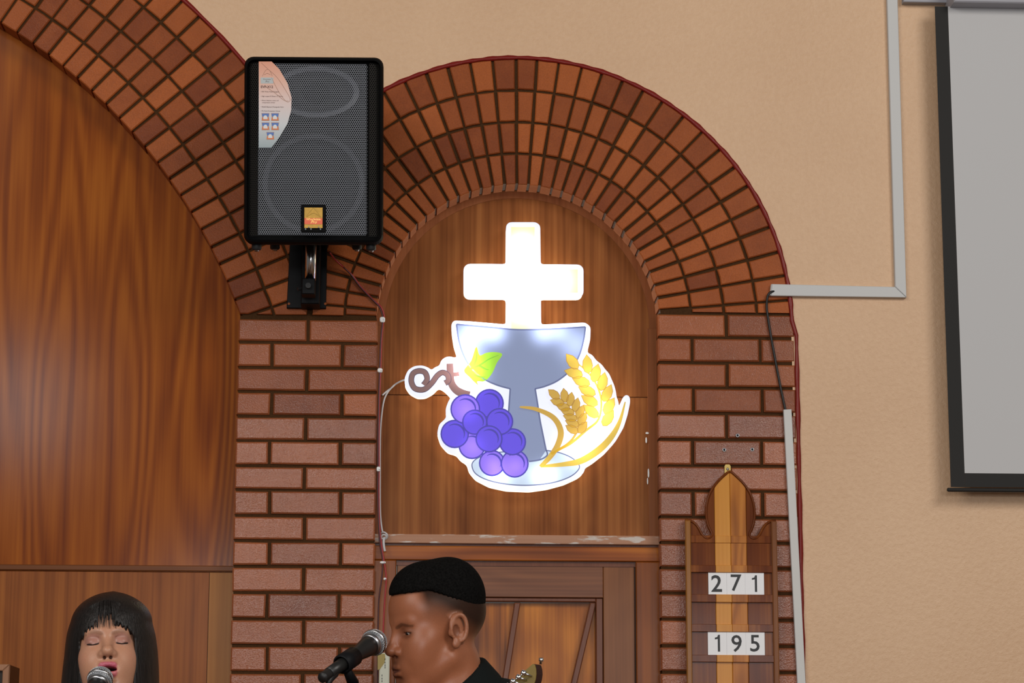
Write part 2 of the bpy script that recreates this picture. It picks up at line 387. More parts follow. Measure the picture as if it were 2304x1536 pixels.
arch(CL, RLI, [1.954, 2.058, 2.169, 2.281, 2.384], joints_L, [(-1, 0, -(XM-.005)), (0, 1, zsL+.005)], bed_left, .0046, .0042)
joints_C = [180.7, 175.6, 170.6, 165.6, 160.6, 155.6, 150.7, 145.7, 140.8, 135.8, 130.9, 126.2, 120.15, 115.2, 110.2, 105.4, 100.5, 95.75, 90.65, 86.1, 81.4, 76.4, 71.9, 67.2, 62.3, 57.6, 52.1, 46.8, 41.55, 36.55, 31.6, 26.6, 21.6, 16.0, 10.7, 5.4, 1.5, -4]
arch(CC, RCI, [.4655, .571, .680, .790, .899], joints_C, [(1, 0, XM+.005), (0, 1, zsL+.005)], bed_centre, .0046, .0042)
soffit(bed_centre, CC, M_greymortar, RCI+.02)
for b in [b for b in bed_centre.children if b.name.startswith('brick')]:
    soffit(b, CC, M_rawclay, RCI+.01)
    # nothing of the right-hand voussoirs goes below the springing joint of the right pier
    xs = [v.co.x for v in b.data.vertices]; zs = [v.co.z for v in b.data.vertices]
    if min(xs) > .8 and min(zs) < zsR+.005:
        if max(zs) < zsR+.018: bpy.data.objects.remove(b)
        else:
            for v in b.data.vertices: v.co.z = max(v.co.z, zsR+.005)
# piers: courses measured from the photograph, continued to the floor
LJ = [716, 770.5, 827, 881.5, 936.5, 991.5, 1048, 1102.5, 1160, 1217, 1274, 1333, 1392.5, 1452.5, 1512.5]
RJ = [704, 758.5, 815, 871, 929, 988, 1047, 1104, 1163, 1220, 1277.5, 1334, 1393, 1452.5, 1512]
def pier(px, ys, parent, x0, x1):
    zj = [W(px, y).z for y in ys]; d = .0835
    while zj[-1] > .09: zj.append(zj[-1]-d)
    xm = (x0+x1)/2; j = .0052
    for i in range(len(zj)-1):
        t, b = zj[i]-j*.95, zj[i+1]+j*.95
        e = random.uniform(-.004, .004)
        if i % 2 == 0: sp = [(x0, xm-j+e), (xm+j+e, x1)]
        else:
            h = .1075; sp = [(x0, x0+h+e), (x0+h+2*j+e, x1-h-2*j+e), (x1-h+e, x1)]
        for a, c in sp:
            put_brick([(a, b), (c, b), (c, t), (a, t)], parent, M_brick_low if i >= 4 else M_brick_mid, .05, .005)
M_brick_mid = brick_mat('semi_gloss_brick', (.18, .045, .016), (.42, .122, .040), .35, .45, .5, 1.3, .2)
pier(690, LJ, bed_pier_left, *PL); pier(1560, RJ, bed_pier_right, *PR)

# painted edge between brick and plaster
def strip_path(path, w, name, label=None, mat=None, y=-.004, d=.012):
    bm = NB(); pts = [Vector((p[0], 0, p[1])) for p in path]; rings = []
    for i, p in enumerate(pts):
        t = (pts[min(i+1, len(pts)-1)]-pts[max(i-1, 0)]).normalized(); n = Vector((t.z, 0, -t.x)); k = w*(1+.18*math.sin(i*1.7)+.12*math.sin(i*.61))
        a, b = p+n*k/2, p-n*k/2
        rings.append([bm.verts.new((a.x, y+d, a.z)), bm.verts.new((a.x, y+.002, a.z)), bm.verts.new(((p.x), y, p.z)), bm.verts.new((b.x, y+.002, b.z)), bm.verts.new((b.x, y+d, b.z))])
    for a, b in zip(rings, rings[1:]):
        for k in range(4): bm.faces.new((a[k], a[k+1], b[k+1], b[k]))
    bm.faces.new(rings[0]); bm.faces.new(rings[-1][::-1])
    o = obj(name, bm, mat or M_redpaint, smooth=True); return tag(o, label, kind='structure')
strip_path(arc(CL, RLO+.002, 112, aL+.2, 70), .013, 'trim_5', 'dark red painted edge around the large left arch')
strip_path(arc(CC, RCO+.002, aC-.2, 1, 130)+[(PR[1]+.006, 1.57+ZC-.04*k) for k in range(1, 40)], .013, 'trim_6', 'dark red painted edge around the door arch and pier')

# ------------------------------------------------------------------ wooden infill of the large left arch
YP = .104
def at(pxs, Y): return [WX(x, y, Y) for x, y in pxs]
zj0 = W(260, 1271, YP).z; zj1 = W(260, 1284, YP).z; xr = W(529, 1000, YP).x+.02
lp = root('arched_wood_panel', (-1.9, YP, 0), 'tall orange-brown veneered panel filling the large left arch behind the singing woman', 'wall panel')
a_lo = math.degrees(math.asin((1.57+ZC-CL[1])/(RLI+.03)))
obj('upper_board', prism(NB(), arc(CL, RLI+.03, 112, a_lo, 60)+[(xr, 1.5+ZC), (xr, zj1-.002), (CL[0]+RLI*math.cos(math.radians(112)), zj1-.002)], YP, YP+.016, .001), M_panel, lp)
xl = CL[0]+RLI*math.cos(math.radians(112)); xs_ = W(468, 1420, YP).x
obj('lower_board', box(NB(), xl, xs_-.0008, YP, YP+.016, 0, zj1-.003, .0008), M_panel_low, lp)
obj('edge_strip', box(NB(), xs_+.0008, xr, YP-.001, YP+.016, 0, zj1-.003, .0008), M_panel_edge, lp, label='paler upright strip beside the brick pier')
bm = NB()
prism(bm, [(xl, zj1), (xr-.004, zj1), (xr-.004, zj0), (xl, zj0)], YP-.008, YP, .003)
obj('moulding', bm, M_moulding, lp, label='dark thin horizontal moulding')

# ------------------------------------------------------------------ wooden infill of the door arch
YQ = .100
cp = root('arched_door_panel', (.3785, YQ, 2.1), 'brown arched veneer panel above the door, behind the lit sign', 'wall panel')
zb = W(1165, 1205, YQ).z; zm = W(1165, 891, YQ).z; x0 = PL[1]-.012; x1 = PR[0]+.012
up = [(x0, zm+.001)]+[(x1, zm+.001)]+arc(CC, RCI+.012, 0, 180, 48)
obj('upper_board', prism(NB(), up, YQ-.003, YQ+.012, .001), M_centre, cp)
obj('lower_board', box(NB(), x0, x1, YQ, YQ+.012, zb-.01, zm-.0006, .0006), M_centre, cp)
bandp = arc(CC, RCI+.004, 180, 0, 60); bandi = arc(CC, RCI-.024, 180, 0, 60)
bm = NB(); R = []
for (ax, az), (bx, bz) in zip(bandp, bandi):
    R.append([bm.verts.new((ax, YQ-.002, az)), bm.verts.new((ax, YQ-.0065, az)), bm.verts.new((bx, YQ-.0065, bz)), bm.verts.new((bx, YQ-.002, bz))])
for a, b in zip(R, R[1:]):
    for k in range(4): bm.faces.new((a[k], a[(k+1) % 4], b[(k+1) % 4], b[k]))
obj('curved_edge_band', bm, M_band, cp, label='narrow reddish band bent along the arch')
xa = W(1457, 950, YQ).x; xb = W(1475, 950, YQ).x+.012
obj('side_strip', box(NB(), xa, xb, YQ-.008, YQ, zb, CC[1], .0015), M_band, cp)
obj('side_strip', box(NB(), x0, W(862, 950, YQ).x, YQ-.008, YQ, zb, CC[1], .0015), M_band, cp)
zt, zu = W(1165, 1203, .06).z, W(1165, 1223, .06).z
obj('ledge', box(NB(), x0, x1-.004, .060, YQ, zu, zt, .002), M_ledge_wood, cp, label='pale scraped ledge along the bottom edge')
# paint drips and nail on the right-hand strip
bm = NB()
for px, py, w, h in ((1456, 974, 8, 5), (1454, 990, 4, 14), (1459, 1064, 4, 22), (1457, 1082, 3, 16)):
    c = WX(px, py, YQ-.008); s = 1/690
    prism(bm, [(c[0]+w*s/2*math.cos(t*.785)*(1+.2*math.sin(t*3)), c[1]+h*s/2*math.sin(t*.785)) for t in range(8)], YQ-.0095, YQ-.007, .0004)
obj('paint_drip', bm, M_clip, cp, label='white paint drips on the right strip')

# ------------------------------------------------------------------ door
obj('shadow_gap_strip', box(NB(), x0, x1-.004, .078, YQ, zt-.10, zu+.001, 0), M_batten, cp)  # added dark strip standing in for the shade between ledge and frame head
dr = root('door_1', (.3785, .08, 0), 'brown wooden door with slanted battens behind the man', None, kind='structure')
YF = .062
zf0, zf1 = W(1165, 1229, YF).z, W(1165, 1261, YF).z
xfr0, xfr1 = W(1431.5, 1400, YF).x, PR[0]+.006; xfl0, xfl1 = PL[1]-.006, W(890, 1400, YF).x
obj('frame_head', box(NB(), xfl0, xfr1, YF, .13, zf1, zf0, .003), M_frame_h, dr)
obj('frame_post', box(NB(), xfr0, xfr1, YF, .13, 0, zf1-.0006, .003), M_frame_v, dr)
obj('frame_post', box(NB(), xfl0, xfl1, YF, .13, 0, zf1-.0006, .003), M_frame_v, dr)
YD = .082
zr = W(1165, 1343, YD).z; xs0 = W(1358, 1420, YD).x; xs1 = W(920, 1420, YD).x
obj('door_rail', box(NB(), xs1+.0006, xs0-.0006, YD, .12, zr, zf1-.003, .002), M_rail, dr)
obj('door_stile', box(NB(), xs0, xfr0-.003, YD-.0005, .12, .02, zf1-.003, .002), M_stile, dr)
obj('door_stile', box(NB(), xfl1+.003, xs1, YD-.0005, .12, .02, zf1-.003, .002), M_stile, dr)
obj('door_rail', box(NB(), xs1+.0006, xs0-.0006, YD, .12, .02, .22, .002), M_rail, dr)
YI = .090; zi = W(1165, 1353, YI).z; xi = W(1341, 1420, YI).x; xj = W(936, 1420, YI).x
bm = NB()
box(bm, xj, xi, YI, .129, zi, zr-.0004, .003); obj('inner_moulding', bm, M_batten, dr)
obj('inner_moulding', box(NB(), xi, xs0-.0007, YI, .129, .22, zr-.0004, .003), M_batten, dr)
obj('inner_moulding', box(NB(), xs1+.0007, xj, YI, .129, .22, zr-.0004, .003), M_batten, dr)
# panels between slanted battens
YB = .121
tops = [(1164.5, 1136), (1335, 1292)]
def bat(pt, pb):
    a = Vector(WX(pt, 1355, YI)); b = Vector(WX(pb, 1536, YI)); d = (b-a)/(a.y-b.y); L = a.y-.221
    return a, a+d*L
bl = [bat(*t) for t in tops]; bl = [(bl[0][0]+Vector((-.245, 0)), bl[0][1]+Vector((-.245, 0)))]+bl
edges = [((xj, zi), (xj, .221))]+[((a.x, a.y), (b.x, b.y)) for a, b in bl]+[((xi, zi), (xi, .221))]
for (ta, ba), (tb, bb) in zip(edges, edges[1:]):
    p = [ba, bb, tb, ta]
    for nx, c in ((1, xj), (-1, -xi)): p = clip(p, nx, 0, c) if p else p
    if len(p) > 2: obj('door_panel', prism(NB(), p, YB, .130, .0015), M_doorpanel, dr)
for a, b in bl:
    w = .010; p = [(b.x-w, b.y), (b.x+w, b.y), (a.x+w, a.y), (a.x-w, a.y)]
    for nx, c in ((1, xj+.001), (-1, -xi+.001)): p = clip(p, nx, 0, c) if p else p
    if len(p) > 2: obj('door_batten', prism(NB(), p, YI+.003, YB+.002, .003), M_batten, dr)
# ------------------------------------------------------------------ loudspeaker on its bracket
SPY = -.47                                                    # front of the box
c0 = W(706, 338, SPY)
tilt, rol = math.radians(9.5), math.radians(-.55)
SM = Matrix.Translation(c0) @ Matrix.Rotation(rol, 4, 'Y') @ Matrix.Rotation(tilt, 4, 'X')   # local: x right, z up, -y towards the hall
sc_ = (W(862, 338, SPY).x-W(548.5, 338, SPY).x)
SW, SH, SD = sc_/2, .292, .30
spk = root('loudspeaker', tuple(c0), 'black loudspeaker with perforated front hanging from a bracket between the arches', 'loudspeaker')
def rrect(w, h, r, n=5, cx=0, cz=0):
    p = []
    for sx, sz, a in ((1, 1, 0), (-1, 1, 90), (-1, -1, 180), (1, -1, 270)):
        for k in range(n+1):
            t = math.radians(a+90*k/n); p.append((cx+sx*(w-r)+r*math.cos(t), cz+sz*(h-r)+r*math.sin(t)))
    return p
bm = NB()
# body narrowing to the back
fr = rrect(SW, SH, .028); bk = rrect(SW*.66, SH*.93, .02); md = rrect(SW, SH, .028); fi = rrect(SW-.010, SH-.012, .022)
V = []
for ps, y in ((fi, -.012), (rrect(SW-.004, SH-.005, .026), -.007), (fr, .006), (md, .05), (bk, SD)):
    V.append([bm.verts.new(SM @ Vector((x, y, z))) for x, z in ps])
for a, b in zip(V, V[1:]):
    for i in range(len(a)): bm.faces.new((a[i], a[(i+1) % len(a)], b[(i+1) % len(a)], b[i]))
bm.faces.new(V[-1])
# recess behind the grille
ri = [bm.verts.new(SM @ Vector((x, .028, z))) for x, z in fi]
for i in range(len(ri)): bm.faces.new((V[0][i], ri[i], ri[(i+1) % len(ri)], V[0][(i+1) % len(ri)]))
bm.faces.new(ri)
obj('cabinet', bm, M_black_plastic, spk)
GX0, GX1 = -SW+.0415*SW/.2075, SW-.0435*SW/.2075              # flat middle of the grille
GZ0, GZ1 = -SH+.027, SH-.020
P_ = .00662
def hexgrille(u0, u1, z0, z1, fn, hole=.435, hollow=True):
    bm = NB(); dx = P_; dz = P_*.8660254; nz = int((z1-z0)/dz); nx = int((u1-u0)/dx)
    ang = [math.radians(30+60*k) for k in range(6)]
    for j in range(nz):
        for i in range(nx):
            cx = u0+(i+.5+(.5 if j % 2 else 0)-.25)*dx; cz = z0+(j+.5)*dz
            if hollow and skip(cx, cz): continue
            o_ = [bm.verts.new(SM @ fn(min(max(cx+P_*.5774*math.cos(a), u0), u1), cz+P_*.5774*math.sin(a))) for a in ang]
            h_ = [bm.verts.new(SM @ fn(min(max(cx+P_*hole*math.cos(a), u0), u1), cz+P_*hole*math.sin(a))) for a in ang]
            for k in range(6): bm.faces.new((o_[k], o_[(k+1) % 6], h_[(k+1) % 6], h_[k]))
    return bm
BX, BZ = W(704.5, 489, SPY).x-c0.x, 0
bc = SM.inverted() @ W(704.5, 489.5, SPY-.012)
def skip(x, z): return abs(x-bc.x) < .036 and abs(z-bc.z) < .041
o = obj('grille', hexgrille(GX0, GX1, GZ0, GZ1, lambda u, z: Vector((u, -.010, z))), M_grille, spk, label='grey hexagon-perforated steel grille'); o['kind'] = 'stuff'
def sidefn(s, base): return lambda u, z: Vector((base+s*u, -.010+u*.55, z))
for s, base in ((-1, GX0), (1, GX1)):
    w = (SW-.012)-abs(base)
    o = obj('side_grille', hexgrille(0, w, GZ0-.003, GZ1+.003, sidefn(s, base), .40, False), M_grille_side, spk); o['kind'] = 'stuff'
# drivers seen through the mesh
hc = SM.inverted() @ W(712, 210, SPY+.005)
def ellring(bm, cx, cz, rx0, rz0, rx1, rz1, y0, y1, n=48):
    A = [bm.verts.new(SM @ Vector((cx+rx0*math.cos(t*2*math.pi/n), y0, cz+rz0*math.sin(t*2*math.pi/n)))) for t in range(n)]
    B_ = [bm.verts.new(SM @ Vector((cx+rx1*math.cos(t*2*math.pi/n), y1, cz+rz1*math.sin(t*2*math.pi/n)))) for t in range(n)]
    for k in range(n): bm.faces.new((A[k], A[(k+1) % n], B_[(k+1) % n], B_[k]))
bm = NB(); ellring(bm, hc.x, hc.z, .136, .082, .134, .080, .024, -.002); ellring(bm, hc.x, hc.z, .134, .080, .118, .066, -.002, .002); ellring(bm, hc.x, hc.z, .118, .066, .112, .060, .002, .024)
ho = obj('horn', bm, M_horn, spk, True)
bm = NB(); ellring(bm, hc.x, hc.z, .112, .060, .045, .035, .0245, .0275); obj('horn_throat', bm, M_black, ho)
wc = SM.inverted() @ W(705, 412, SPY+.005)
bm = NB(); ellring(bm, wc.x, wc.z, .160, .158, .158, .156, .026, .004); ellring(bm, wc.x, wc.z, .158, .156, .142, .140, .004, .006)
wo = obj('woofer', bm, M_surround, spk, True)
bm = NB(); ellring(bm, wc.x, wc.z, .142, .140, .05, .05, .0255, .0275); ellring(bm, wc.x, wc.z, .05, .05, .001, .001, .0275, .020); obj('woofer_cone', bm, M_cone, wo, True)
# badge
def sp(bm, x, z): return None
bm = NB(); prism(bm, rrect(.0385, .0435, .004, 2, bc.x, bc.z), -.016, .0, .002, SM)
bd = obj('badge', bm, M_black_plastic, spk, label='gold badge with arched emblem and lettering')
bm = NB(); box(bm, bc.x-.0285, bc.x+.0285, -.0175, -.0162, bc.z-.030, bc.z+.034, .0005, SM); obj('gold_plate', bm, M_gold, bd)
bm = NB(); box(bm, bc.x-.0280, bc.x+.0280, -.0181, -.0176, bc.z-.0185, bc.z+.001, .0002, SM); obj('red_band', bm, M_redfoil, bd)
bm = NB()
pk = lambda x, z: SM @ Vector((bc.x+x, -.0184, bc.z+z))
tube(bm, [pk(-.022, .006), pk(-.012, .020), pk(.0, .033)], .0011, 5); tube(bm, [pk(.0, .033), pk(.012, .020), pk(.020, .006)], .0011, 5)
tube(bm, smooth_path([pk(-.020, .005), pk(-.010, .0125), pk(.001, .0165), pk(.011, .012), pk(.022, .005)], 4), .0010, 5)
obj('emblem', bm, M_goldbright, bd)
TM = SM @ Matrix(((1, 0, 0, bc.x), (0, 0, -1, -.0184), (0, 1, 0, bc.z), (0, 0, 0, 1)))
text('lettering', 'Wharfedale', .0095, M_goldbright, TM @ Matrix.Translation((0, -.0030, 0)), bd)
text('lettering', 'Pro', .013, M_goldbright, TM @ Matrix.Translation((.0, -.0115, 0)), bd, shear=.5)
bm = NB()
for x in (-.024, -.0075, .022): 
    for dz in (0,): tube(bm, [pk(x, -.034), pk(x, -.034)+Vector((0, -.004, 0))], .0024, 8)
for x in (-.0145, .0165): tube(bm, [pk(x, -.028), pk(x, -.028)+Vector((0, -.004, 0))], .0022, 8)
obj('stud', bm, M_chrome, bd)
# half-moon sticker
so = [(584, 143), (613, 143), (630, 160), (648, 190), (657, 222), (656, 250), (647, 280), (630, 308), (611, 332), (582, 332), (583, 260)]
sl = [SM.inverted() @ W(x, y, SPY-.012) for x, y in so]
m_st, N, L, B = new_mat('sticker_print')
tc = N.new('ShaderNodeTexCoord'); s_ = N.new('ShaderNodeSeparateXYZ'); L.new(tc.outputs['Object'], s_.inputs[0])
mr = N.new('ShaderNodeMapRange'); L.new(s_.outputs[2], mr.inputs[0]); zt_, zb_ = W(600, 143, SPY).z, W(600, 332, SPY).z; mr.inputs[1].default_value = zb_; mr.inputs[2].default_value = zt_
r_ = ramp(N, [(0.0, (.33, .40, .42)), (.25, (.60, .62, .64)), (.5, (.75, .58, .54)), (.75, (.76, .42, .30)), (1.0, (.72, .26, .13))]); L.new(mr.outputs[0], r_.inputs[0]); L.new(r_.outputs[0], B.inputs['Base Color']); B.inputs['Roughness'].default_value = .35
bm = NB(); prism(bm, [(p.x, p.z) for p in sl], -.0125, -.0112, .0002, SM)
stk = obj('sticker', bm, m_st, spk, label='half-moon orange and white product sticker')
def SP(px, py): return SM.inverted() @ W(px, py, SPY-.0125)
def TS(px, py): 
    p = SP(px, py); return SM @ Matrix(((1, 0, 0, p.x), (0, 0, -1, -.0128), (0, 1, 0, p.z), (0, 0, 0, 1)))
M_brownink = plain('brown_ink', (.11, .035, .02), .5)
text('lettering', 'EVP-X12', .0105, M_brownink, TS(588, 198.5), stk, 'LEFT', bold=.0002)
for s, y in (('• 500 Watts Music Program', 209), ('• High output 8 Ohms 12" Driver', 219), ('• 44mm titanium voice coil', 228.2), ('   compression driver', 232.8), ('• 90x60 Elliptical Waveguide Horn', 242.5), ('• ProTech Protection Circuit', 251.5)):
    text('lettering', s, .0051, M_brownink, TS(587.5, y), stk, 'LEFT', ext=.0002)
M_plate = plain('pale_blue_print', (.50, .55, .56), .5); M_blue = plain('blue_print', (.10, .20, .52), .5); M_orange = plain('orange_print', (.75, .20, .05), .5); M_tan = plain('tan_print', (.50, .30, .22), .5); M_white = plain('white_print', (.78, .78, .78), .5)
def flat(name, pts, mat, y, parent):
    ps = [SP(*p) for p in pts]; bm = NB(); prism(bm, [(p.x, p.z) for p in ps], y-.0002, y+.0001, 0, SM); return obj(name, bm, mat, parent)
flat('name_plate', [(588, 178), (616.5, 178), (616.5, 191), (588, 191)], M_plate, -.0127, stk)
text('lettering', 'Wharfedale', .0052, M_brownink, TS(602, 182), stk, ext=.0002); text('lettering', 'Pro', .008, M_brownink, TS(602, 187), stk, shear=.5, ext=.0002)
bm = NB()
for path in ([(592, 175), (598, 164), (604, 160), (610, 165), (614, 175)], [(596, 172), (603, 169), (610, 172)], [(590, 146), (603, 158), (625, 178), (645, 208), (654, 226), (646, 231), (630, 212), (612, 178)], [(600, 199), (620, 212), (640, 228), (650, 229)]):
    tube(bm, smooth_path([SM @ Vector((SP(*p).x, -.0128, SP(*p).z)) for p in path], 4), .0006, 4)
obj('emblem', bm, M_tan, stk)
for x, y in ((589, 256), (610.5, 256), (589, 276.5), (610.5, 276.5), (599.5, 297.5)):
    ic = flat('pictogram', [(x, y), (x+18, y), (x+16.5, y+8), (x+18, y+17), (x, y+17), (x+1.5, y+8)], M_tan, -.0127, stk)
    flat('sky', [(x+1, y+1), (x+17, y+1), (x+16, y+8), (x+2, y+8)], M_blue, -.0129, ic)
    flat('ground', [(x+2, y+10), (x+16, y+10), (x+16.6, y+16), (x+1.4, y+16)], M_orange, -.0129, ic)
    flat('figure', [(x+4, y+13.5), (x+4.5, y+8), (x+7, y+5), (x+11, y+5), (x+13, y+8.5), (x+14, y+13.5)], M_white, -.0131, ic)
# rubber feet under the box
for x, y in ((-SW+.038, .035), (SW-.038, .035), (-SW+.085, .23), (SW-.085, .23)):
    zf = -SH+(.07*SH*(y-.05)/(SD-.05) if y > .05 else 0)
    bm = NB(); lathe(bm, [(0, .004), (.015, .004), (.0155, -.004), (.0155, -.014), (.012, -.018), (0, -.018)], SM @ Matrix.Translation((x, y, zf)), 16)
    ft = obj('foot', bm, M_rubber, spk, True)
    bm = NB(); lathe(bm, [(0, -.0225), (.007, -.0225), (.008, -.0175)], SM @ Matrix.Translation((x, y, zf)), 12); obj('foot_screw', bm, M_steel, ft, True)

br = root('speaker_bracket', tuple(W(692, 640, -.01)), 'black steel wall bracket under the loudspeaker with a chrome post', 'bracket')
p0, p1 = WX(645, 693, -.012), WX(739, 545, -.012)
bm = NB(); prism(bm, [(p0[0], p0[1]), (p1[0]-.004, p0[1]), (p1[0]-.004, p1[1]), (p0[0]+.006, p1[1])], -.014, -.003, .002)
pl_ = obj('back_plate', bm, M_black, br)
for x in (650, 732):
    q = W(x, 683, -.0145); bm = NB(); lathe(bm, [(0, .0), (.004, 0), (.0045, .0012)], frame(q, (0, 1, 0)), 12); obj('screw_hole', bm, M_brick, pl_)
pb = W(697, 628, -.16); pt = SM @ Vector((-.012, .16, -SH+.02))
bm = NB()
box(bm, pb.x-.030, pb.x+.030, -.10, -.012, pb.z-.068, pb.z+.13, .003); obj('channel', bm, M_black, br)
bm = NB(); tube(bm, [(pb.x, -.10, pb.z-.02), (pb.x, -.175, pb.z-.02)], .016, 12); box(bm, pb.x-.024, pb.x+.018, -.19, -.13, pb.z-.055, pb.z-.003, .003); obj('clamp', bm, M_black, br)
bm = NB(); tube(bm, [(pb.x+.002, -.16, pb.z-.004), (pb.x+.002, -.16, pt.z+.06)], .0175, 24); obj('post', bm, M_chrome, br, True, label='shiny chrome post')
bm = NB(); kx = pb.x-.026
tube(bm, [(kx, -.16, pb.z-.03), (kx-.012, -.165, pb.z-.034)], .006, 10); obj('knob', bm, M_rubber, br); bm = NB(); tube(bm, [(pb.x-.003, -.19, pb.z-.03), (pb.x-.003, -.205, pb.z-.03)], .009, 12); obj('knob', bm, M_rubber, br)

# ------------------------------------------------------------------ lit sign: cross over a chalice with grapes and wheat
SY0 = .022                                                     # front of the acrylic face
def S(px, py, Y=SY0): return WX(px, py, Y)
LEDS = [(1176, 560, 30, 7), (1176, 620, 34, 6), (1100, 630, 40, 8), (1240, 632, 40, 6), (1176, 690, 30, 8), (1068, 744, 30, 4.5), (1112, 746, 26, 4.5), (1222, 746, 26, 4.0), (1258, 744, 24, 2.6), (1296, 775, 36, 2.2), (1042, 785, 38, 4.5), (1050, 836, 34, 6.5), (1330, 855, 34, 3.2), (1352, 930, 30, 6), (1310, 1010, 40, 2.2), (1225, 1070, 26, 2.6), (1120, 1078, 26, 1.6), (1050, 925, 24, .9), (1064, 1005, 24, .8), (1112, 1045, 20, .9), (1160, 1050, 20, .8), (985, 850, 24, .8)]
grp = bpy.data.node_groups.new('sign_backlight', 'ShaderNodeTree'); grp.interface.new_socket('Level', in_out='OUTPUT', socket_type='NodeSocketFloat')
GN, GLk = grp.nodes, grp.links; gout = GN.new('NodeGroupOutput'); geo = GN.new('ShaderNodeTexCoord')
acc = None
for px, py, s, a in LEDS:
    q = W(px, py, SY0); vd = GN.new('ShaderNodeVectorMath'); vd.operation = 'DISTANCE'; GLk.new(geo.outputs['Object'], vd.inputs[0]); vd.inputs[1].default_value = q
    e = math_node(GN, GLk, 'DIVIDE', vd.outputs['Value'], s/690); e = math_node(GN, GLk, 'MULTIPLY', e, e); e = math_node(GN, GLk, 'MULTIPLY', e, -1.0)
    e = math_node(GN, GLk, 'MULTIPLY', math_node(GN, GLk, 'EXPONENT', e), a); acc = e if acc is None else math_node(GN, GLk, 'ADD', acc, e)
acc = math_node(GN, GLk, 'ADD', acc, 1.0); GLk.new(acc, gout.inputs[0])
def glow(name, col, k=1.0, power=1.0, base=(.6, .6, .6)):
    m, N, L, B = new_mat(name); g = N.new('ShaderNodeGroup'); g.node_tree = grp
    B.inputs['Base Color'].default_value = (*[c*.25 for c in col], 1); B.inputs['Roughness'].default_value = .35
    B.inputs['Emission Color'].default_value = (*col, 1)
    lv = g.outputs[0] if power == 1.0 else math_node(N, L, 'POWER', g.outputs[0], power)
    L.new(math_node(N, L, 'MULTIPLY', lv, k), B.inputs['Emission Strength']); return m
G_white = glow('lit_white_acrylic', (.80, .83, 1.0), .92)
G_side = plain('lit_acrylic_edge', (.8, .8, .8)); G_side.node_tree.nodes['Principled BSDF'].inputs['Emission Color'].default_value = (1, .9, .72, 1); G_side.node_tree.nodes['Principled BSDF'].inputs['Emission Strength'].default_value = 1.6
G_cross = glow('lit_pale_yellow', (1.0, .93, .46), .80)
G_grey = glow('lit_grey_blue', (.235, .285, .46), .78)
G_base = glow('lit_pale_grey', (.52, .63, .78), .90)
G_line = glow('lit_outline_grey', (.10, .12, .24), .95)
G_grape = glow('lit_purple', (.095, .052, .66), .95)
G_grape2 = glow('lit_lavender', (.21, .12, .70), .95)
G_gline = glow('lit_dark_purple', (.045, .03, .36), .85)
G_leaf = glow('lit_leaf_green', (.36, .72, .03), .70)
G_vein = glow('lit_leaf_vein', (.20, .50, .03), .70)
G_stem = glow('lit_vine_brown', (.19, .095, .09), .82)
G_stemline = glow('lit_vine_outline', (.085, .05, .075), .75)
G_wheat = glow('lit_wheat_gold', (.78, .52, .06), .62)
G_wheat2 = glow('lit_small_ear_gold', (.62, .37, .045), .75)
G_wline = glow('lit_wheat_outline', (.42, .22, .03), .80)
sg = root('lit_sign', tuple(W(1180, 800, SY0)), 'backlit acrylic sign of a cross over a chalice with grapes and wheat', 'sign')
outline = [(1138.5, 507), (1146, 499.5), (1206, 499.5), (1215.6, 507), (1216.4, 594.4), (1304, 594.8), (1313, 603), (1313, 661), (1304.5, 669.6), (1217, 669.6), (1217.4, 730), (1317, 725), (1329, 735), (1328, 764), (1321, 793), (1332.7, 798), (1341.8, 811), (1353.5, 819), (1362, 831), (1370.5, 839.8), (1377, 855), (1382, 866), (1386, 881), (1387, 892), (1391, 902), (1392.6, 914), (1401.7, 893), (1409.5, 887.4), (1417, 892), (1418, 905), (1412, 933.5), (1403, 962), (1385, 993), (1361, 1019.5), (1335, 1040), (1317, 1051), (1313, 1064), (1301.5, 1074), (1270, 1088.5), (1231, 1099), (1192, 1104.5), (1140, 1102.5), (1101, 1094), (1070, 1078), (1055, 1060), (1050.6, 1043), (1036, 1034), (1027, 1022), (1007.6, 1017), (991, 998.6), (983.4, 975), (988, 954), (1004, 940), (1002.4, 920.5), (1007.6, 905), (1015, 892), (998.5, 876), (987, 870.5), (976, 883), (958, 893), (940, 894), (921.7, 884), (911, 868), (910, 850), (918, 832), (932, 823), (950, 821.5), (963, 826), (971, 832), (979, 825.5), (989, 822), (992, 811), (1002, 803), (1013, 801.5), (1024.5, 805), (1028, 799.4), (1020.6, 777), (1016.7, 751), (1015.2, 730), (1021, 720.5), (1062, 723), (1138, 729.5), (1138.5, 669), (1052, 668.5), (1043, 660), (1043, 602), (1052, 593.3), (1138, 594)]
def round_corners(p, it=1):
    for _ in range(it):
        q = []
        for i in range(len(p)):
            a, b, c = p[i-1], p[i], p[(i+1) % len(p)]
            def cut(u, v):
                d = math.hypot(v[0]-u[0], v[1]-u[1]); k = min(.25*d, 3.5)/max(d, 1e-6); return (u[0]+(v[0]-u[0])*k, u[1]+(v[1]-u[1])*k)
            q += [cut(b, a), cut(b, c)]
        p = q
    return p
op = [S(*p) for p in round_corners(outline, 2)]
bm = NB(); prism(bm, op, SY0, SY0+.004, .0006); obj('white_border', bm, G_white, sg)
bm = NB(); prism(bm, inset(op if area2(op) > 0 else op[::-1], .001), SY0+.0042, SY0+.045); bod = obj('light_box', bm, G_side, sg, label='glowing edge of the light box')
for px, py in ((1100, 640), (1260, 640), (1080, 790), (1270, 790), (1100, 1050), (1260, 1050)):
    q = W(px, py, SY0+.045); obj('standoff', tube(NB(), [q, (q.x, YQ-.0045, q.z)], .006, 8), M_steel, sg)
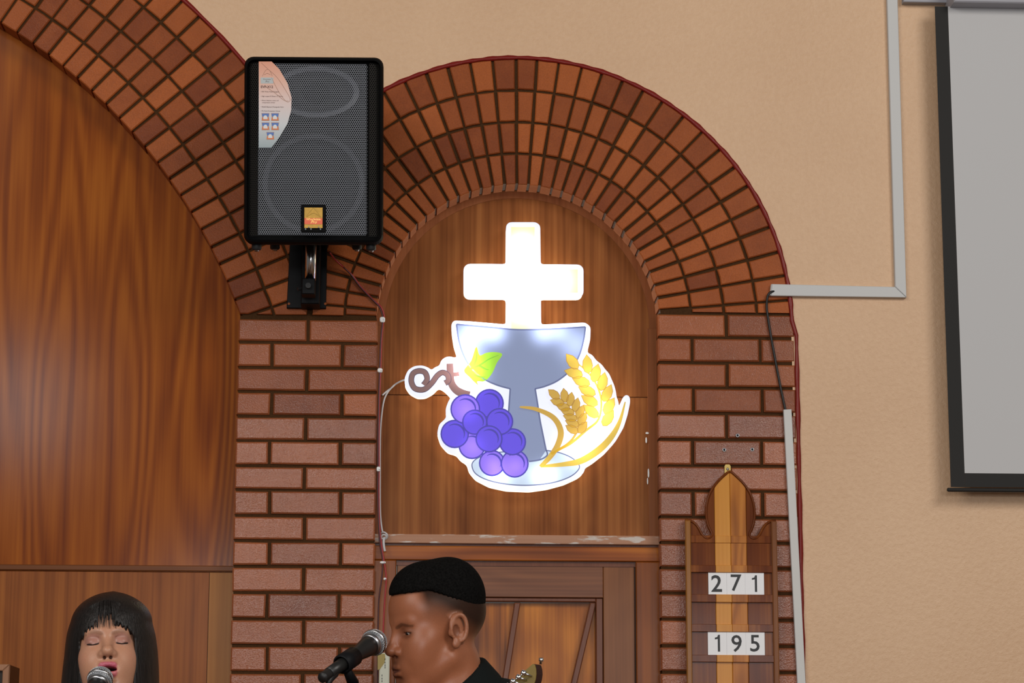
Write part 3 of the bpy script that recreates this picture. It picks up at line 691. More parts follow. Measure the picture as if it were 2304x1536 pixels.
def face(name, pts, mat, lay, parent=sg):
    return obj(name, prism(NB(), [S(*p) for p in pts], SY0-.0007*lay, SY0-.0007*(lay-1)+.0004, .0001), mat, parent)
def stroke_pts(path, w, per=6, smooth=True):
    P = [Vector((x, y, 0)) for x, y in path]; Q = smooth_path(P, per) if smooth else P; n = len(Q); Lf, Rt = [], []
    for i, p in enumerate(Q):
        t = (Q[min(i+1, n-1)]-Q[max(i-1, 0)]).normalized(); nn = Vector((-t.y, t.x, 0)); k = w(i/(n-1)) if callable(w) else w
        Lf.append((p+nn*k/2)); Rt.append((p-nn*k/2))
    return Lf, Rt
def stroke(name, path, w, mat, lay, parent=sg, per=6, smooth=True):
    Lf, Rt = stroke_pts(path, w, per, smooth); bm = NB(); y0 = SY0-.0007*lay
    R = []
    for a, b in zip(Lf, Rt):
        (ax, az), (bx, bz) = S(a.x, a.y), S(b.x, b.y)
        R.append([bm.verts.new((ax, y0+.0010, az)), bm.verts.new((ax, y0, az)), bm.verts.new((bx, y0, bz)), bm.verts.new((bx, y0+.0010, bz))])
    for a, b in zip(R, R[1:]):
        for k in range(3): bm.faces.new((a[k], a[k+1], b[k+1], b[k]))
    bm.faces.new(R[0]); bm.faces.new(R[-1][::-1])
    return obj(name, bm, mat, parent)
face('cross', [(1149.5, 510.5), (1203, 510.5), (1203.5, 605), (1300, 606), (1300, 658.5), (1204, 658), (1204, 741), (1150, 741), (1149.5, 657.5), (1054.5, 656.5), (1054.5, 604.5), (1149.5, 605)], G_cross, 1)
bowl = [(1027, 729.5), (1100, 736), (1165, 741.5), (1240, 740), (1317, 735.5), (1313, 765), (1303, 800), (1284, 832), (1255, 856), (1226, 869), (1204, 874.5), (1209, 905), (1215, 945), (1222, 980), (1228.5, 1012), (1232, 1024), (1215, 1034), (1190, 1038), (1165, 1036), (1136, 1020), (1137, 985), (1144, 930), (1148, 874.5), (1118, 866), (1088, 852), (1060, 828), (1042, 797), (1032, 765)]
ch = face('chalice', bowl, G_grey, 1, sg)
base_pts = [(1228.5, 1013), (1258, 1018), (1285, 1029), (1302, 1044), (1301, 1057), (1281, 1073), (1242, 1086), (1190, 1091.5), (1140, 1089), (1098, 1080), (1071, 1066), (1062, 1049), (1066, 1037), (1082, 1027), (1110, 1019), (1137, 1016), (1165, 1034), (1190, 1037), (1215, 1033)]
bs = face('chalice_base', base_pts, G_base, 2, sg)
for path in ([(1027, 729.5), (1100, 736), (1165, 741.5), (1240, 740), (1317, 735.5)], [(1317, 735.5), (1313, 765), (1303, 800), (1284, 832), (1255, 856), (1226, 869), (1204, 874.5)], [(1204, 874.5), (1209, 905), (1215, 945), (1222, 980), (1228.5, 1012)], [(1027, 729.5), (1032, 765), (1042, 797), (1060, 828), (1088, 852), (1118, 866), (1148, 874.5)], [(1148, 874.5), (1144, 930)], [(1228.5, 1012), (1231, 1024), (1215, 1034), (1190, 1038)]):
    stroke('outline', path, 3.4, G_line, 3, ch)
stroke('outline', base_pts[:16], 2.4, G_line, 3, bs)
LVS = [(1071.4, 780), (1079, 799), (1093.5, 794), (1112, 792), (1130, 797), (1118, 816), (1107, 840), (1091, 857), (1074, 858), (1076, 866), (1068, 860), (1056, 848), (1044, 833), (1060, 812)]
LVS = [(p.x, p.y) for p in smooth_path([(x, y, 0) for x, y in LVS], 4, True)]
lf = face('vine_leaf', LVS, G_leaf, 3)
for path in ([(1046, 834), (1078, 822), (1100, 808), (1122, 799)], [(1078, 822), (1092, 830), (1100, 832)], [(1060, 840), (1080, 848), (1092, 848)], [(1066, 822), (1072, 806), (1072, 788)]):
    stroke('vein', path, lambda t: 4.5*(1-t)+.8, G_vein, 4, lf)
vs = stroke('vine_stem', [(1012, 818), (1013, 838), (1015, 860), (1025, 876), (1040, 885), (1056, 890)], lambda t: 15+4*t, G_stem, 3)
stroke('side_shoot', [(1015, 843), (1026, 842), (1033, 841)], 9, G_stem, 3.3, vs)
curl = [(953, 866), (961, 853), (956, 838), (942, 834.5), (929, 841), (925.5, 858), (934, 874), (954, 876), (971, 862), (984, 845), (996, 838), (1007, 844), (1009, 856), (1001, 862)]
stroke('tendril', curl, 13, G_stemline, 3.4, vs); stroke('tendril', curl, 10, G_stem, 4.2, vs)
GR = [(1107, 1041.6, 28, 2), (1158, 1043, 30, 2), (1153, 994, 29, 1), (1062, 1002.5, 29, 2), (1023, 976.5, 30.5, 1), (1101, 908, 31, 1), (1046.7, 921, 32, 2), (1124, 949, 29, 1), (1068, 950.5, 27, 1), (1100, 988, 29, 1)]
for k, (x, y, r, kind) in enumerate(GR):
    lay = 4+k*1.2; cp_ = [(x+(r+1)*math.cos(t*math.pi/14), y+(r+1)*math.sin(t*math.pi/14)) for t in range(28)]
    g = face('grape', cp_, G_grape2 if kind == 2 else G_grape, lay)
    stroke('rim', [(x+r*math.cos(t*math.pi/14), y+r*math.sin(t*math.pi/14)) for t in range(29)], 3.2, G_gline, lay+.5, g, 1, False)
    stroke('shading', [(x+r*.72*math.cos(math.radians(a)), y-r*.72*math.sin(math.radians(a))) for a in range(125, -30, -15)], lambda t: .8+3.6*math.sin(math.pi*t), G_gline, lay+.5, g, 1, False)
# wheat
tap = lambda a, b, c: (lambda t: max(1.2, (a*(1-t)*(1-t)+2*b*2*t*(1-t)*.5*2*.5+c*t*t)))
stroke('wheat_leaf', [(1216, 1050), (1236, 1030), (1255, 1001), (1261, 970), (1244, 940), (1206, 921.5), (1169, 916.5)], lambda t: 3+10.5*math.sin(math.pi*min(1, .12+t*.88))**.8, G_wheat2, 17)
stroke('wheat_leaf', [(1216, 1050), (1270, 1045), (1308, 1037), (1348, 1012), (1376, 982), (1394, 948), (1406, 905)], lambda t: 2.5+13*math.sin(math.pi*min(1, .06+t*.94))**1.1, G_wheat, 17)
stroke('wheat_stalk', [(1215.5, 1051), (1244, 1019.5), (1283, 998.6), (1317, 970), (1346, 944), (1352, 900), (1338, 860), (1318, 835), (1300, 820)], lambda t: 7-4*t, G_wheat, 18)
stroke('wheat_stalk', [(1240, 1022), (1272, 1003), (1290, 985), (1300, 962), (1297, 935), (1284, 908), (1268, 896)], lambda t: 6-3*t, G_wheat2, 18)
def kernel(cx, cy, ang, Lk, Wk, m, lay):
    Lk *= 1.30; Wk *= 1.35
    a = math.radians(ang); c, s = math.cos(a), -math.sin(a); pr = [(-.5, 0), (-.38, .34), (-.1, .5), (.2, .40), (.5, 0), (.2, -.40), (-.1, -.5), (-.38, -.34)]
    pts = [(cx+u*Lk*c-v*Wk*s*1.0, cy+u*Lk*s+v*Wk*c) for u, v in pr]
    k = face('wheat_kernel', pts, m, lay)
    stroke('rim', pts+[pts[0]], 1.4, G_wline, lay+.4, k, 1, False)
def K4(x, y): return (1140+x/3.84, 720+y/3.84)
for i, (x, y, a) in enumerate([(562, 362, 128), (695, 385, 95), (575, 462, 165), (768, 462, 75), (640, 535, 160), (828, 535, 78), (690, 615, 155), (868, 635, 65), (712, 698, 150), (885, 745, 58), (725, 790, 140), (875, 850, 55)]):
    kernel(*K4(x, y), a, 33, 17, G_wheat, 19)
for i, (x, y, a) in enumerate([(405, 645, 140), (497, 655, 98), (435, 712, 165), (550, 688, 80), (485, 755, 165), (598, 735, 75), (522, 795, 165), (635, 795, 65), (545, 845, 165), (655, 855, 60), (562, 893, 160), (655, 930, 52), (560, 945, 150)]):
    kernel(*K4(x, y), a, 25, 13.5, G_wheat2, 19)

# ------------------------------------------------------------------ hymn board and its cards
HY = -.030
hx = W(1645.5, 1300, HY).x
hb = root('hymn_board', (hx, HY, 1.2), 'varnished wooden hymn number board with pointed top on the right brick pier', 'hymn board')
hl = hx-W(1543, 1300, HY).x
def HZ(y): return W(1645, y, HY).z
fin = [(0, 1060.5), (9, 1066), (21, 1077), (33, 1090), (44, 1107), (50, 1122), (53.5, 1138), (54.5, 1155), (53, 1171), (49.5, 1185), (44.5, 1195), (42, 1202), (44, 1208), (51, 1211.5), (59, 1209), (66, 1200), (72, 1188), (80, 1178), (91, 1171.5), (102, 1169.5)]
sc2 = hl/102.0; right = [(hx+a*sc2, HZ(y)) for a, y in fin]; left = [(hx-a*sc2, HZ(y)) for a, y in fin[1:]]
zb2 = 1.05
whole = left[::-1]+right+[(hx+hl, zb2), (hx-hl, zb2)]
cuts = [-hl, -.0495*1.04, -.0005, .0500*1.03, hl]; mats = [M_dark, M_stave_l, M_stave_m, M_dark]
for (a, b), m, lb in zip(zip(cuts, cuts[1:]), mats, ('dark left stave', 'light golden stave', 'figured amber stave', 'dark right stave')):
    def band(outl):
        return clip(clip(outl, 1, 0, hx+a+.0003), -1, 0, -(hx+b-.0003))
    bm = NB(); P2 = band(whole)
    prism(bm, P2, HY, -.006, .0016)
    obj('stave', bm, m, hb, label=lb)
rim = [Vector((x, HY-.0005, z)) for x, z in (left[::-1]+right)]
obj('carved_rim', tube(NB(), smooth_path(rim, 2), .0042, 8), M_dark, hb, True, label='rounded dark rim along the pointed top')
for s in (-1, 1):
    bm = NB(); xo = hx+s*hl; xi2 = hx+s*(hl-.0155)
    box(bm, min(xo, xi2)-.001, max(xo, xi2)+.001, HY-.013, HY+.010, zb2-.002, HZ(1172), .003); obj('side_rail', bm, M_stave_r if s < 0 else M_stile, hb)
m_led = []
for y0, y1 in ((1205, 1221.5), (1272, 1288), (1337.5, 1355), (1404.5, 1421.5), (1473.5, 1489.5), (1541, 1557), (1608, 1624)):
    za, zb3 = HZ(y1), HZ(y0)
    for (a, b), m in zip(zip(cuts, cuts[1:]), mats):
        a2, b2 = max(a, -hl+.0155), min(b, hl-.0155)
        bm = NB(); box(bm, hx+a2+.0002, hx+b2-.0002, HY-.0105 if y0 > 1210 else HY-.003, HY+.003, za, zb3, .0012); obj('ledge', bm, m, hb)
bm = NB(); q0 = W(1638.5, 1060, HY+.01); hw = .0105
prism(bm, [(q0.x-hw, HZ(1070)), (q0.x+hw, HZ(1070)), (q0.x+hw, HZ(1046)), (q0.x+hw*.6, HZ(1042)), (q0.x-hw*.6, HZ(1042)), (q0.x-hw, HZ(1046))], -.0072, -.003, .0006)
hg = obj('hanger', bm, M_brass, hb, label='brass hanging tab')
bm = NB(); lathe(bm, [(0, .003), (.0035, .002), (.0048, 0)], frame((q0.x, -.0072, HZ(1053)), (0, -1, 0)), 12); obj('screw', bm, M_steel, hg, True)
def cardset(xs, yt, yb, digits, row):
    for (xa, xb), d in zip(zip(xs, xs[1:]), digits):
        a, b = W(xa, yb, HY-.004), W(xb, yt, HY-.004)
        cx, cz = (a.x+b.x)/2, (a.z+b.z)/2
        r = root('number_card', (cx, HY-.004, a.z), f'white card with black numeral {d[4]}, {d[5]} of the {row} row on the hymn board', 'number card', 'white number cards on the hymn board')
        w = (b.x-a.x)/2-.0007
        obj('card', box(NB(), cx-w, cx+w, HY-.0055, HY-.0035, a.z-.004, b.z, .0003), M_card, r)
        M = Matrix(((1, 0, 0, cx+d[1]), (0, 0, -1, HY-.0060), (0, 1, 0, cz+d[2]), (0, 0, 0, 1)))
        if d[0] == '1':
            bm = NB(); prism(bm, [(cx+d[1]+u*.0545, cz+d[2]+v*.0545) for u, v in ((.03, -.49), (.16, -.49), (.16, .49), (.055, .49), (.0, .36), (-.14, .32), (-.14, .22), (.03, .25))], HY-.0060, HY-.0054); obj('numeral', bm, M_ink, r); continue
        text('numeral', d[0], .075, M_ink, M, r, bold=d[3])
cardset((1593.5, 1635, 1676.5, 1719), 1287, 1339.5, (('2', -.003, -.002, .0010, 'two', 'leftmost'), ('7', -.001, .001, .0006, 'seven', 'middle'), ('1', -.001, .001, .0011, 'one', 'rightmost')), 'upper')
cardset((1592.5, 1635, 1678, 1720.5), 1420.5, 1474, (('1', 0, .001, .0011, 'one', 'leftmost'), ('9', .001, -.003, .0006, 'nine', 'middle'), ('5', -.001, -.002, .0006, 'five', 'rightmost')), 'lower')
for i, (x, y) in enumerate(((1659.5, 979.5), (1629.5, 1012), (1692.5, 1011))):
    q = W(x, y, -.001); bm = NB()
    lathe(bm, [(.0034, -.001), (.0034, .0022), (.0062, .0024), (.0070, -.001)], frame(q, (0, -1, 0)), 14)
    o = obj('wall_plug', bm, M_steel, None, True); tag(o, ('small grey wall plug sunk in brick, topmost of three above the hymn board', 'small grey wall plug in brick, lower left of three above the hymn board', 'small grey wall plug in brick, lower right of three above the hymn board')[i], 'wall plug', 'wall plugs above the hymn board')
    bm = NB(); lathe(bm, [(0, .0008), (.0036, .0008)], frame(q, (0, -1, 0)), 12); obj('hole', bm, M_black, o)

# ------------------------------------------------------------------ trunking, cables, clips
TY = -.014
td = root('cable_trunking', tuple(W(2038, 655, TY)), 'grey plastic cable trunking bent in an L on the peach wall', 'trunking')
V0, V1 = W(2004, 0, TY), W(2029, 0, TY); C1, C0 = W(2040, 669, TY), W(2014.5, 645, TY); H0, H1 = W(1737, 638.5, TY), W(1735, 665, TY)
ztop = 3.95
bm = NB(); prism(bm, [(C1.x-.0003, C1.z+.0006), (C1.x-.0003, ztop), (C0.x, ztop), (C0.x, C0.z+.0006)], TY, .005, .002); obj('upright_duct', bm, M_grey_duct, td)
bm = NB(); prism(bm, [(C1.x-.0006, C1.z), (C0.x-.0006, C0.z), (H0.x, H0.z), (H1.x, H1.z)], TY, .005, .002); obj('level_duct', bm, M_grey_duct, td)
bm = NB(); prism(bm, [(H1.x-.004, H1.z+.001), (H1.x-.0005, H1.z+.001), (H0.x-.0005, H0.z), (H0.x-.003, H0.z-.002)], TY-.0008, .005, .001); obj('end_cap', bm, M_white_duct, td)
wt = root('white_trunking', tuple(W(1795, 1400, -.02)), 'white cable trunking leaning along the right edge of the brick pier', 'trunking')
q = [WX(1763, 921, -.016), WX(1781, 920, -.016), WX(1813, 1536, -.016), WX(1794, 1536, -.016)]
dl = ((q[2][0]-q[1][0])/(q[2][1]-q[1][1])); ex = -.5
q[2] = (q[2][0]+dl*ex, q[2][1]+ex); q[3] = (q[3][0]+dl*ex, q[3][1]+ex)
bm = NB(); prism(bm, q, -.016, -.003, .0015); obj('duct', bm, M_white_duct, wt)
bm = NB(); prism(bm, [(q[0][0]+.003, q[0][1]-.003), (q[1][0]-.003, q[1][1]-.003), (q[1][0]-.003, q[1][1]+.0006), (q[0][0]+.003, q[0][1]+.0006)], -.0125, -.005, 0); obj('open_end', bm, M_black, wt)
def cable(name, pts, r, mat, label, n=8, per=7, cat='cable', parent=None):
    o = obj(name, tube(NB(), smooth_path([W(*p) for p in pts], per), r, n), mat, parent, True)
    if label: tag(o, label, cat)
    return o
cable('black_cable', [(1742, 655, -.010), (1733, 658, -.016), (1727, 668, -.014), (1725, 690, -.010), (1728, 715, -.009), (1737, 770, -.009), (1752, 850, -.009), (1764, 908, -.010), (1768, 926, -.010)], .0042, M_blackcable, 'thin black cable running between grey and white trunking over the brick pier')
rc = root('speaker_cable', tuple(W(853, 900, -.01)), 'red and dark twin cable running down from the loudspeaker beside the door arch', 'cable')
pth = [(742, 566, -.12), (752, 580, -.06), (772, 600, -.020), (790, 618, -.012), (806, 640, -.010), (822, 658, -.010), (840, 676, -.010), (853, 690, -.009), (860, 708, -.009), (861, 722, -.009), (857, 760, -.009), (854, 830, -.009), (852, 900, -.009), (850.5, 980, -.009), (850.5, 1055, -.009), (850, 1110, -.009), (852, 1180, -.009), (855, 1222, -.009), (861, 1262, -.009), (859, 1300, -.010), (853, 1345, -.010), (851, 1400, -.010), (850, 1460, -.010), (850, 1560, -.010), (850, 1640, -.010)]
pth2 = [(742, 568, -.12), (754, 584, -.06), (774, 602, -.017), (793, 619, -.009), (809, 641, -.008), (825, 659, -.008), (843, 677, -.008), (857, 690, -.008), (864, 709, -.008), (863, 723, -.007), (859, 762, -.007), (856.5, 830, -.007), (854, 900, -.007), (852.8, 980, -.007), (853, 1055, -.007), (852.5, 1110, -.007), (854, 1180, -.007), (858, 1222, -.008), (864, 1262, -.009), (869, 1300, -.010), (866, 1345, -.010), (863, 1400, -.010), (862, 1460, -.010), (861, 1560, -.010), (861, 1640, -.010)]
cable('dark_strand', pth, .0025, M_darkcable, None, parent=rc); cable('red_strand', pth2, .0025, M_redcable, None, parent=rc)
wcb = root('sign_cable', tuple(W(860, 900, .03)), 'white cable from the lit sign to a knot at the ledge, left of the door', 'cable')
cable('upper_lead', [(918, 853, .05), (905, 856, .060), (890, 864, .075), (880, 873, .080), (869, 881, .078), (860, 889, .070)], .0030, M_whitecable, None, parent=wcb)
cable('lower_lead', [(886, 867, .076), (873, 881, .080), (864, 900, .078), (859, 930, .076), (856, 965, .076), (855, 1010, .076), (855, 1060, .074), (855, 1120, .068), (856, 1160, .058), (859, 1188, .052), (862, 1200, .050)], .0030, M_whitecable, None, parent=wcb)
cable('knot', [(858, 1199, .050), (864, 1197, .040), (871, 1202, .040), (871, 1209, .046), (864, 1213, .046), (858, 1209, .040), (861, 1203, .036), (868, 1204, .038), (868, 1210, .042), (863, 1209, .046)], .0028, M_whitecable, None, parent=wcb, label=None) if False else obj('knot', tube(NB(), smooth_path([W(*p) for p in [(858, 1199, .050), (864, 1197, .042), (871, 1202, .040), (871, 1209, .046), (864, 1213, .046), (858, 1209, .042), (861, 1203, .038), (868, 1204, .038), (868, 1210, .042), (863, 1209, .046)]], 6), .0028, 7), M_whitecable, wcb, True)
cable('tail', [(864, 1210, .044), (863, 1219, .040), (864, 1230, .036), (866, 1240, .034)], .0042, M_whitecable, None, parent=wcb)
for i, (x, y, w, h, lb) in enumerate(((860.5, 719, 13, 14, 'white cable clip level with the top of the door arch pier'), (855, 833, 12, 11, 'white cable clip on the red cable just above where the sign lead joins'), (851.5, 1055, 9, 12, 'white cable clip on the red cable below the lit sign lead'), (861.5, 1265, 14, 6, 'flat white clip on the red cable beside the door frame head'), (866, 1302, 7, 6, 'tiny white clip on the red cable beside the hair of the man'))):
    c = W(x, y, -.011); s = 1/700
    bm = NB(); prism(bm, [(c.x+w*s/2*math.cos(t*math.pi/6)*(1.06 if t % 2 else .94), c.z+h*s/2*math.sin(t*math.pi/6)*(1.05 if t % 3 else .9)) for t in range(12)], -.015, -.004, .0015)
    o = obj('cable_clip', bm, M_clip, None, True); tag(o, lb, 'cable clip', 'white clips on the speaker cable')
    bm = NB(); lathe(bm, [(0, .0016), (.0022, .001), (.0026, 0)], frame((c.x+w*s*.2, -.0150, c.z), (0, -1, 0)), 8); obj('nail', bm, M_steel, o)
cbx = root('socket_strip', tuple(W(868, 1536, -.02)), 'cream plastic box with an olive stain beside the door post, half behind the microphone', 'socket box')
a, b = WX(848, 1700, -.03), WX(877, 1468, -.03)
bm = NB(); prism(bm, [(a[0], a[1]), (b[0], a[1]), (b[0], b[1]-.012), (b[0]-.008, b[1]), (a[0]+.004, b[1])], -.030, -.0135, .003); obj('housing', bm, M_cream, cbx)
bm = NB(); st = [(849.5, 1471), (866, 1470), (867, 1480), (865, 1491), (860, 1498), (855, 1505), (849.5, 1507)]
prism(bm, [WX(x, y, -.0306) for x, y in st], -.0306, -.0298); obj('stain', bm, M_olive, cbx, label='olive brown stain on the upper end')
bm = NB()
for x, ys in ((866.5, (1483, 1490, 1496, 1501)), (859.5, (1519, 1526, 1532, 1540))):
    for y in ys:
        q = WX(x, y, -.0306); prism(bm, [(q[0]-.001, q[1]-.003), (q[0]+.001, q[1]-.003), (q[0]+.001, q[1]+.003), (q[0]-.001, q[1]+.003)], -.0306, -.0298)
obj('small_print', bm, M_ink, cbx, label='faint vertical print')

# ------------------------------------------------------------------ projection screen
PY = -.075
ps = root('projection_screen', tuple(W(2250, 600, PY)), 'hanging projection screen with white surface and black border at the right', 'projection screen')
xo0, xo1 = W(2103, 5, PY), W(2139.5, 1095, PY); xi0, xi1 = W(2132.5, 8, PY), W(2170.5, 1064, PY)
xR = 3.35; zt2 = 3.88; zbo = xo1.z
def lx(a, b, z): return a.x+(b.x-a.x)*(z-a.z)/(b.z-a.z)
bw = lx(xi0, xi1, xi1.z)-lx(xo0, xo1, xi1.z)
obj('surface', prism(NB(), [(lx(xi0, xi1, xi1.z), xi1.z), (xR-bw, xi1.z), (xR-bw, zt2), (lx(xi0, xi1, zt2), zt2)], PY, PY+.001), M_screen, ps, label='white matt picture surface')
bm = NB(); prism(bm, [(lx(xo0, xo1, zbo), zbo), (lx(xi0, xi1, xi1.z)-.0004, zbo), (lx(xi0, xi1, xi1.z)-.0004, xi1.z), (lx(xi0, xi1, zt2)-.0004, zt2), (lx(xo0, xo1, zt2), zt2)], PY, PY+.001)
obj('border', bm, M_screen_border, ps)
bm = NB(); box(bm, lx(xi0, xi1, xi1.z), xR, PY, PY+.001, zbo, xi1.z-.0004); obj('border', bm, M_screen_border, ps)
bm = NB(); box(bm, xR-bw+.0004, xR, PY, PY+.001, xi1.z, zt2); obj('border', bm, M_screen_border, ps)
bx = W(2131, 1101.5, PY)
bm = NB(); tube(bm, [(bx.x, PY, bx.z), (bx.x+.003, PY, bx.z), (xR+.012, PY, bx.z)], [.004, .0065, .0065], 12); obj('weight_bar', bm, M_screen_border, ps, True)
zc = W(2230, 7.5, -.13).z
bm = NB(); box(bm, W(2141, 3, -.10).x, xR+.12, -.135, -.006, zc+.001, zc+.12, .004); cs = obj('case', bm, M_case, ps, label='long grey roller case')
bm = NB(); box(bm, W(2032, 3, -.02).x, W(2139, 3, -.02).x, -.028, .003, W(2080, 4.5, -.03).z, zc+.09, .002); obj('case_bracket', bm, M_case, ps)

# ------------------------------------------------------------------ cabinet at the lower left
KY = -1.55
kb = root('wooden_cabinet', tuple(W(0, 1536, KY)), 'corner of a wooden cabinet with pale mitred frame at the lower left edge', 'cabinet')
kx, kz = W(22.8, 1494.5, KY).x, W(22.8, 1494.5, KY).z; fw = .0165; kl = kx-.62
obj('body', box(NB(), kl, kx, KY+.004, KY+.155, 0, kz-.001, .002), M_cab_side, kb)
bm = NB(); prism(bm, [(kl, kz), (kx, kz), (kx-fw, kz-fw), (kl+fw, kz-fw)], KY-.012, KY+.004, .002); obj('frame_rail', bm, M_cab_front, kb)
bm = NB(); prism(bm, [(kx, kz-.0004), (kx, .0), (kx-fw, fw), (kx-fw, kz-fw-.0004)], KY-.012, KY+.004, .002); obj('frame_stile', bm, M_cab_front, kb)
bm = NB(); prism(bm, [(kl, kz-.0004), (kl, .0), (kl+fw, fw), (kl+fw, kz-fw-.0004)], KY-.012, KY+.004, .002); obj('frame_stile', bm, M_cab_front, kb)
bm = NB(); prism(bm, [(kl, 0), (kx, 0), (kx-fw, fw-.0004), (kl+fw, fw-.0004)], KY-.012, KY+.004, .002); obj('frame_rail', bm, M_cab_front, kb)
obj('front_cloth', box(NB(), kl+fw, kx-fw, KY-.002, KY+.004, fw, kz-fw, 0), M_cloth_dark, kb)
# ------------------------------------------------------------------ sculpting tools for the two people
def axis(lo, hi, coarse, fine):
    """grid coordinates: coarse steps with finer stretches (a, b, step)"""
    out = []; x = lo
    while x < hi:
        s = coarse
        for a, b, st in fine:
            if a <= x < b: s = min(s, st)
            elif x < a and x+s > a: s = max(min(s, a-x), st)
        out.append(x); x += s
    out.append(x); return np.array(out, dtype=np.float32)
class Clay:
    def __init__(self, xs, ys, zs):
        self.ax = (xs, ys, zs); self.F = np.full((len(xs), len(ys), len(zs)), .3, np.float32)
    def sub(self, lo, hi):
        return tuple(slice(max(0, int(np.searchsorted(a, l))-1), min(len(a), int(np.searchsorted(a, h))+1)) for a, l, h in zip(self.ax, lo, hi))
    def put(self, fn, lo, hi, k=.01, op='u', M=None, pad=.03):
        """fn(P) on local points; lo/hi its local box; M local-to-world"""
        M = np.eye(4) if M is None else np.array(M)
        c = np.array([[x, y, z, 1] for x in (lo[0], hi[0]) for y in (lo[1], hi[1]) for z in (lo[2], hi[2])]) @ M.T
        wl, wh = c[:, :3].min(0)-pad, c[:, :3].max(0)+pad
        s = self.sub(wl, wh)
        if any(q.stop-q.start < 1 for q in s): return
        X, Y, Z = np.meshgrid(*[a[q] for a, q in zip(self.ax, s)], indexing='ij')
        I = np.linalg.inv(M); P = [I[i, 0]*X+I[i, 1]*Y+I[i, 2]*Z+I[i, 3] for i in range(3)]
        d = fn(P).astype(np.float32); A = self.F[s]
        if op == 'u':
            h = np.clip(.5+.5*(A-d)/k, 0, 1); self.F[s] = A*(1-h)+d*h-k*h*(1-h)
        else:
            d = -d if op == 's' else d
            h = np.clip(.5-.5*(A-d)/k, 0, 1); self.F[s] = A*(1-h)+d*h+k*h*(1-h)
    def ell(self, c, r, k=.01, op='u', M=None, rot=None, mirror=False):
        for sx in ((1, -1) if mirror else (1,)):
            cc = (c[0]*sx, c[1], c[2]); Rm = Matrix.Identity(4)
            if rot is not None:
                Rm = (Matrix.Rotation(rot[2]*sx, 4, 'Z') @ Matrix.Rotation(rot[1]*sx, 4, 'Y') @ Matrix.Rotation(rot[0], 4, 'X'))
            T = (M if M is not None else Matrix.Identity(4)) @ Matrix.Translation(cc) @ Rm
            def fn(P, r=r):
                k0 = np.sqrt((P[0]/r[0])**2+(P[1]/r[1])**2+(P[2]/r[2])**2); k1 = np.sqrt((P[0]/r[0]**2)**2+(P[1]/r[1]**2)**2+(P[2]/r[2]**2)**2)+1e-9
                return k0*(k0-1)/k1
            self.put(fn, [-q for q in r], r, k, op, T)
    def cap(self, a, b, ra, rb, k=.01, op='u', M=None, mirror=False):
        for sx in ((1, -1) if mirror else (1,)):
            A, B = np.array((a[0]*sx, a[1], a[2])), np.array((b[0]*sx, b[1], b[2])); D = B-A; dd = float(D@D)+1e-12
            def fn(P):
                h = np.clip(((P[0]-A[0])*D[0]+(P[1]-A[1])*D[1]+(P[2]-A[2])*D[2])/dd, 0, 1)
                return np.sqrt((P[0]-A[0]-h*D[0])**2+(P[1]-A[1]-h*D[1])**2+(P[2]-A[2]-h*D[2])**2)-(ra+(rb-ra)*h)
            m = max(ra, rb); self.put(fn, np.minimum(A, B)-m, np.maximum(A, B)+m, k, op, M)
    def chain(self, pts, rs, k=.01, M=None):
        for p, q, a, b in zip(pts, pts[1:], rs, rs[1:]): self.cap(p, q, a, b, k, 'u', M)
    def mesh(self):
        xs, ys, zs = self.ax; F = self.F; ins = F < 0; nx, ny, nz = F.shape
        cnt = np.zeros((nx-1, ny-1, nz-1), np.int8)
        for dx in (0, 1):
            for dy in (0, 1):
                for dz in (0, 1): cnt += ins[dx:nx-1+dx, dy:ny-1+dy, dz:nz-1+dz]
        act = (cnt > 0) & (cnt < 8); I, J, K = np.nonzero(act); n = len(I); idx = np.full(act.shape, -1, np.int64); idx[act] = np.arange(n)
        S = np.zeros((n, 3)); C = np.zeros(n)
        cor = [(dx, dy, dz) for dx in (0, 1) for dy in (0, 1) for dz in (0, 1)]
        for a in cor:
            for b in cor:
                if sum(abs(p-q) for p, q in zip(a, b)) != 1 or a > b: continue
                fa = F[I+a[0], J+a[1], K+a[2]]; fb = F[I+b[0], J+b[1], K+b[2]]; m = (fa < 0) != (fb < 0)
                t = np.where(m, fa/np.where(fa == fb, 1, fa-fb), 0)
                pa = np.stack([xs[I+a[0]], ys[J+a[1]], zs[K+a[2]]], 1); pb = np.stack([xs[I+b[0]], ys[J+b[1]], zs[K+b[2]]], 1)
                S += np.where(m[:, None], pa+(pb-pa)*t[:, None], 0); C += m
        V = S/C[:, None]; quads = []
        for d in range(3):
            A = [slice(None)]*3; B = [slice(None)]*3; A[d] = slice(0, -1); B[d] = slice(1, None)
            ch = ins[tuple(A)] != ins[tuple(B)]; e1, e2 = [q for q in range(3) if q != d]
            G = np.array(np.nonzero(ch)); ok = (G[e1] > 0) & (G[e2] > 0) & (G[e1] < F.shape[e1]-1) & (G[e2] < F.shape[e2]-1); G = G[:, ok]
            def g(o1, o2):
                q = G.copy(); q[e1] += o1; q[e2] += o2; return idx[q[0], q[1], q[2]]
            Q = np.stack([g(-1, -1), g(0, -1), g(0, 0), g(-1, 0)], 1); flip = ins[tuple(A)][tuple(G)]
            if d == 1: flip = ~flip
            Q[~flip] = Q[~flip][:, ::-1]; quads.append(Q)
        return V, np.concatenate(quads)
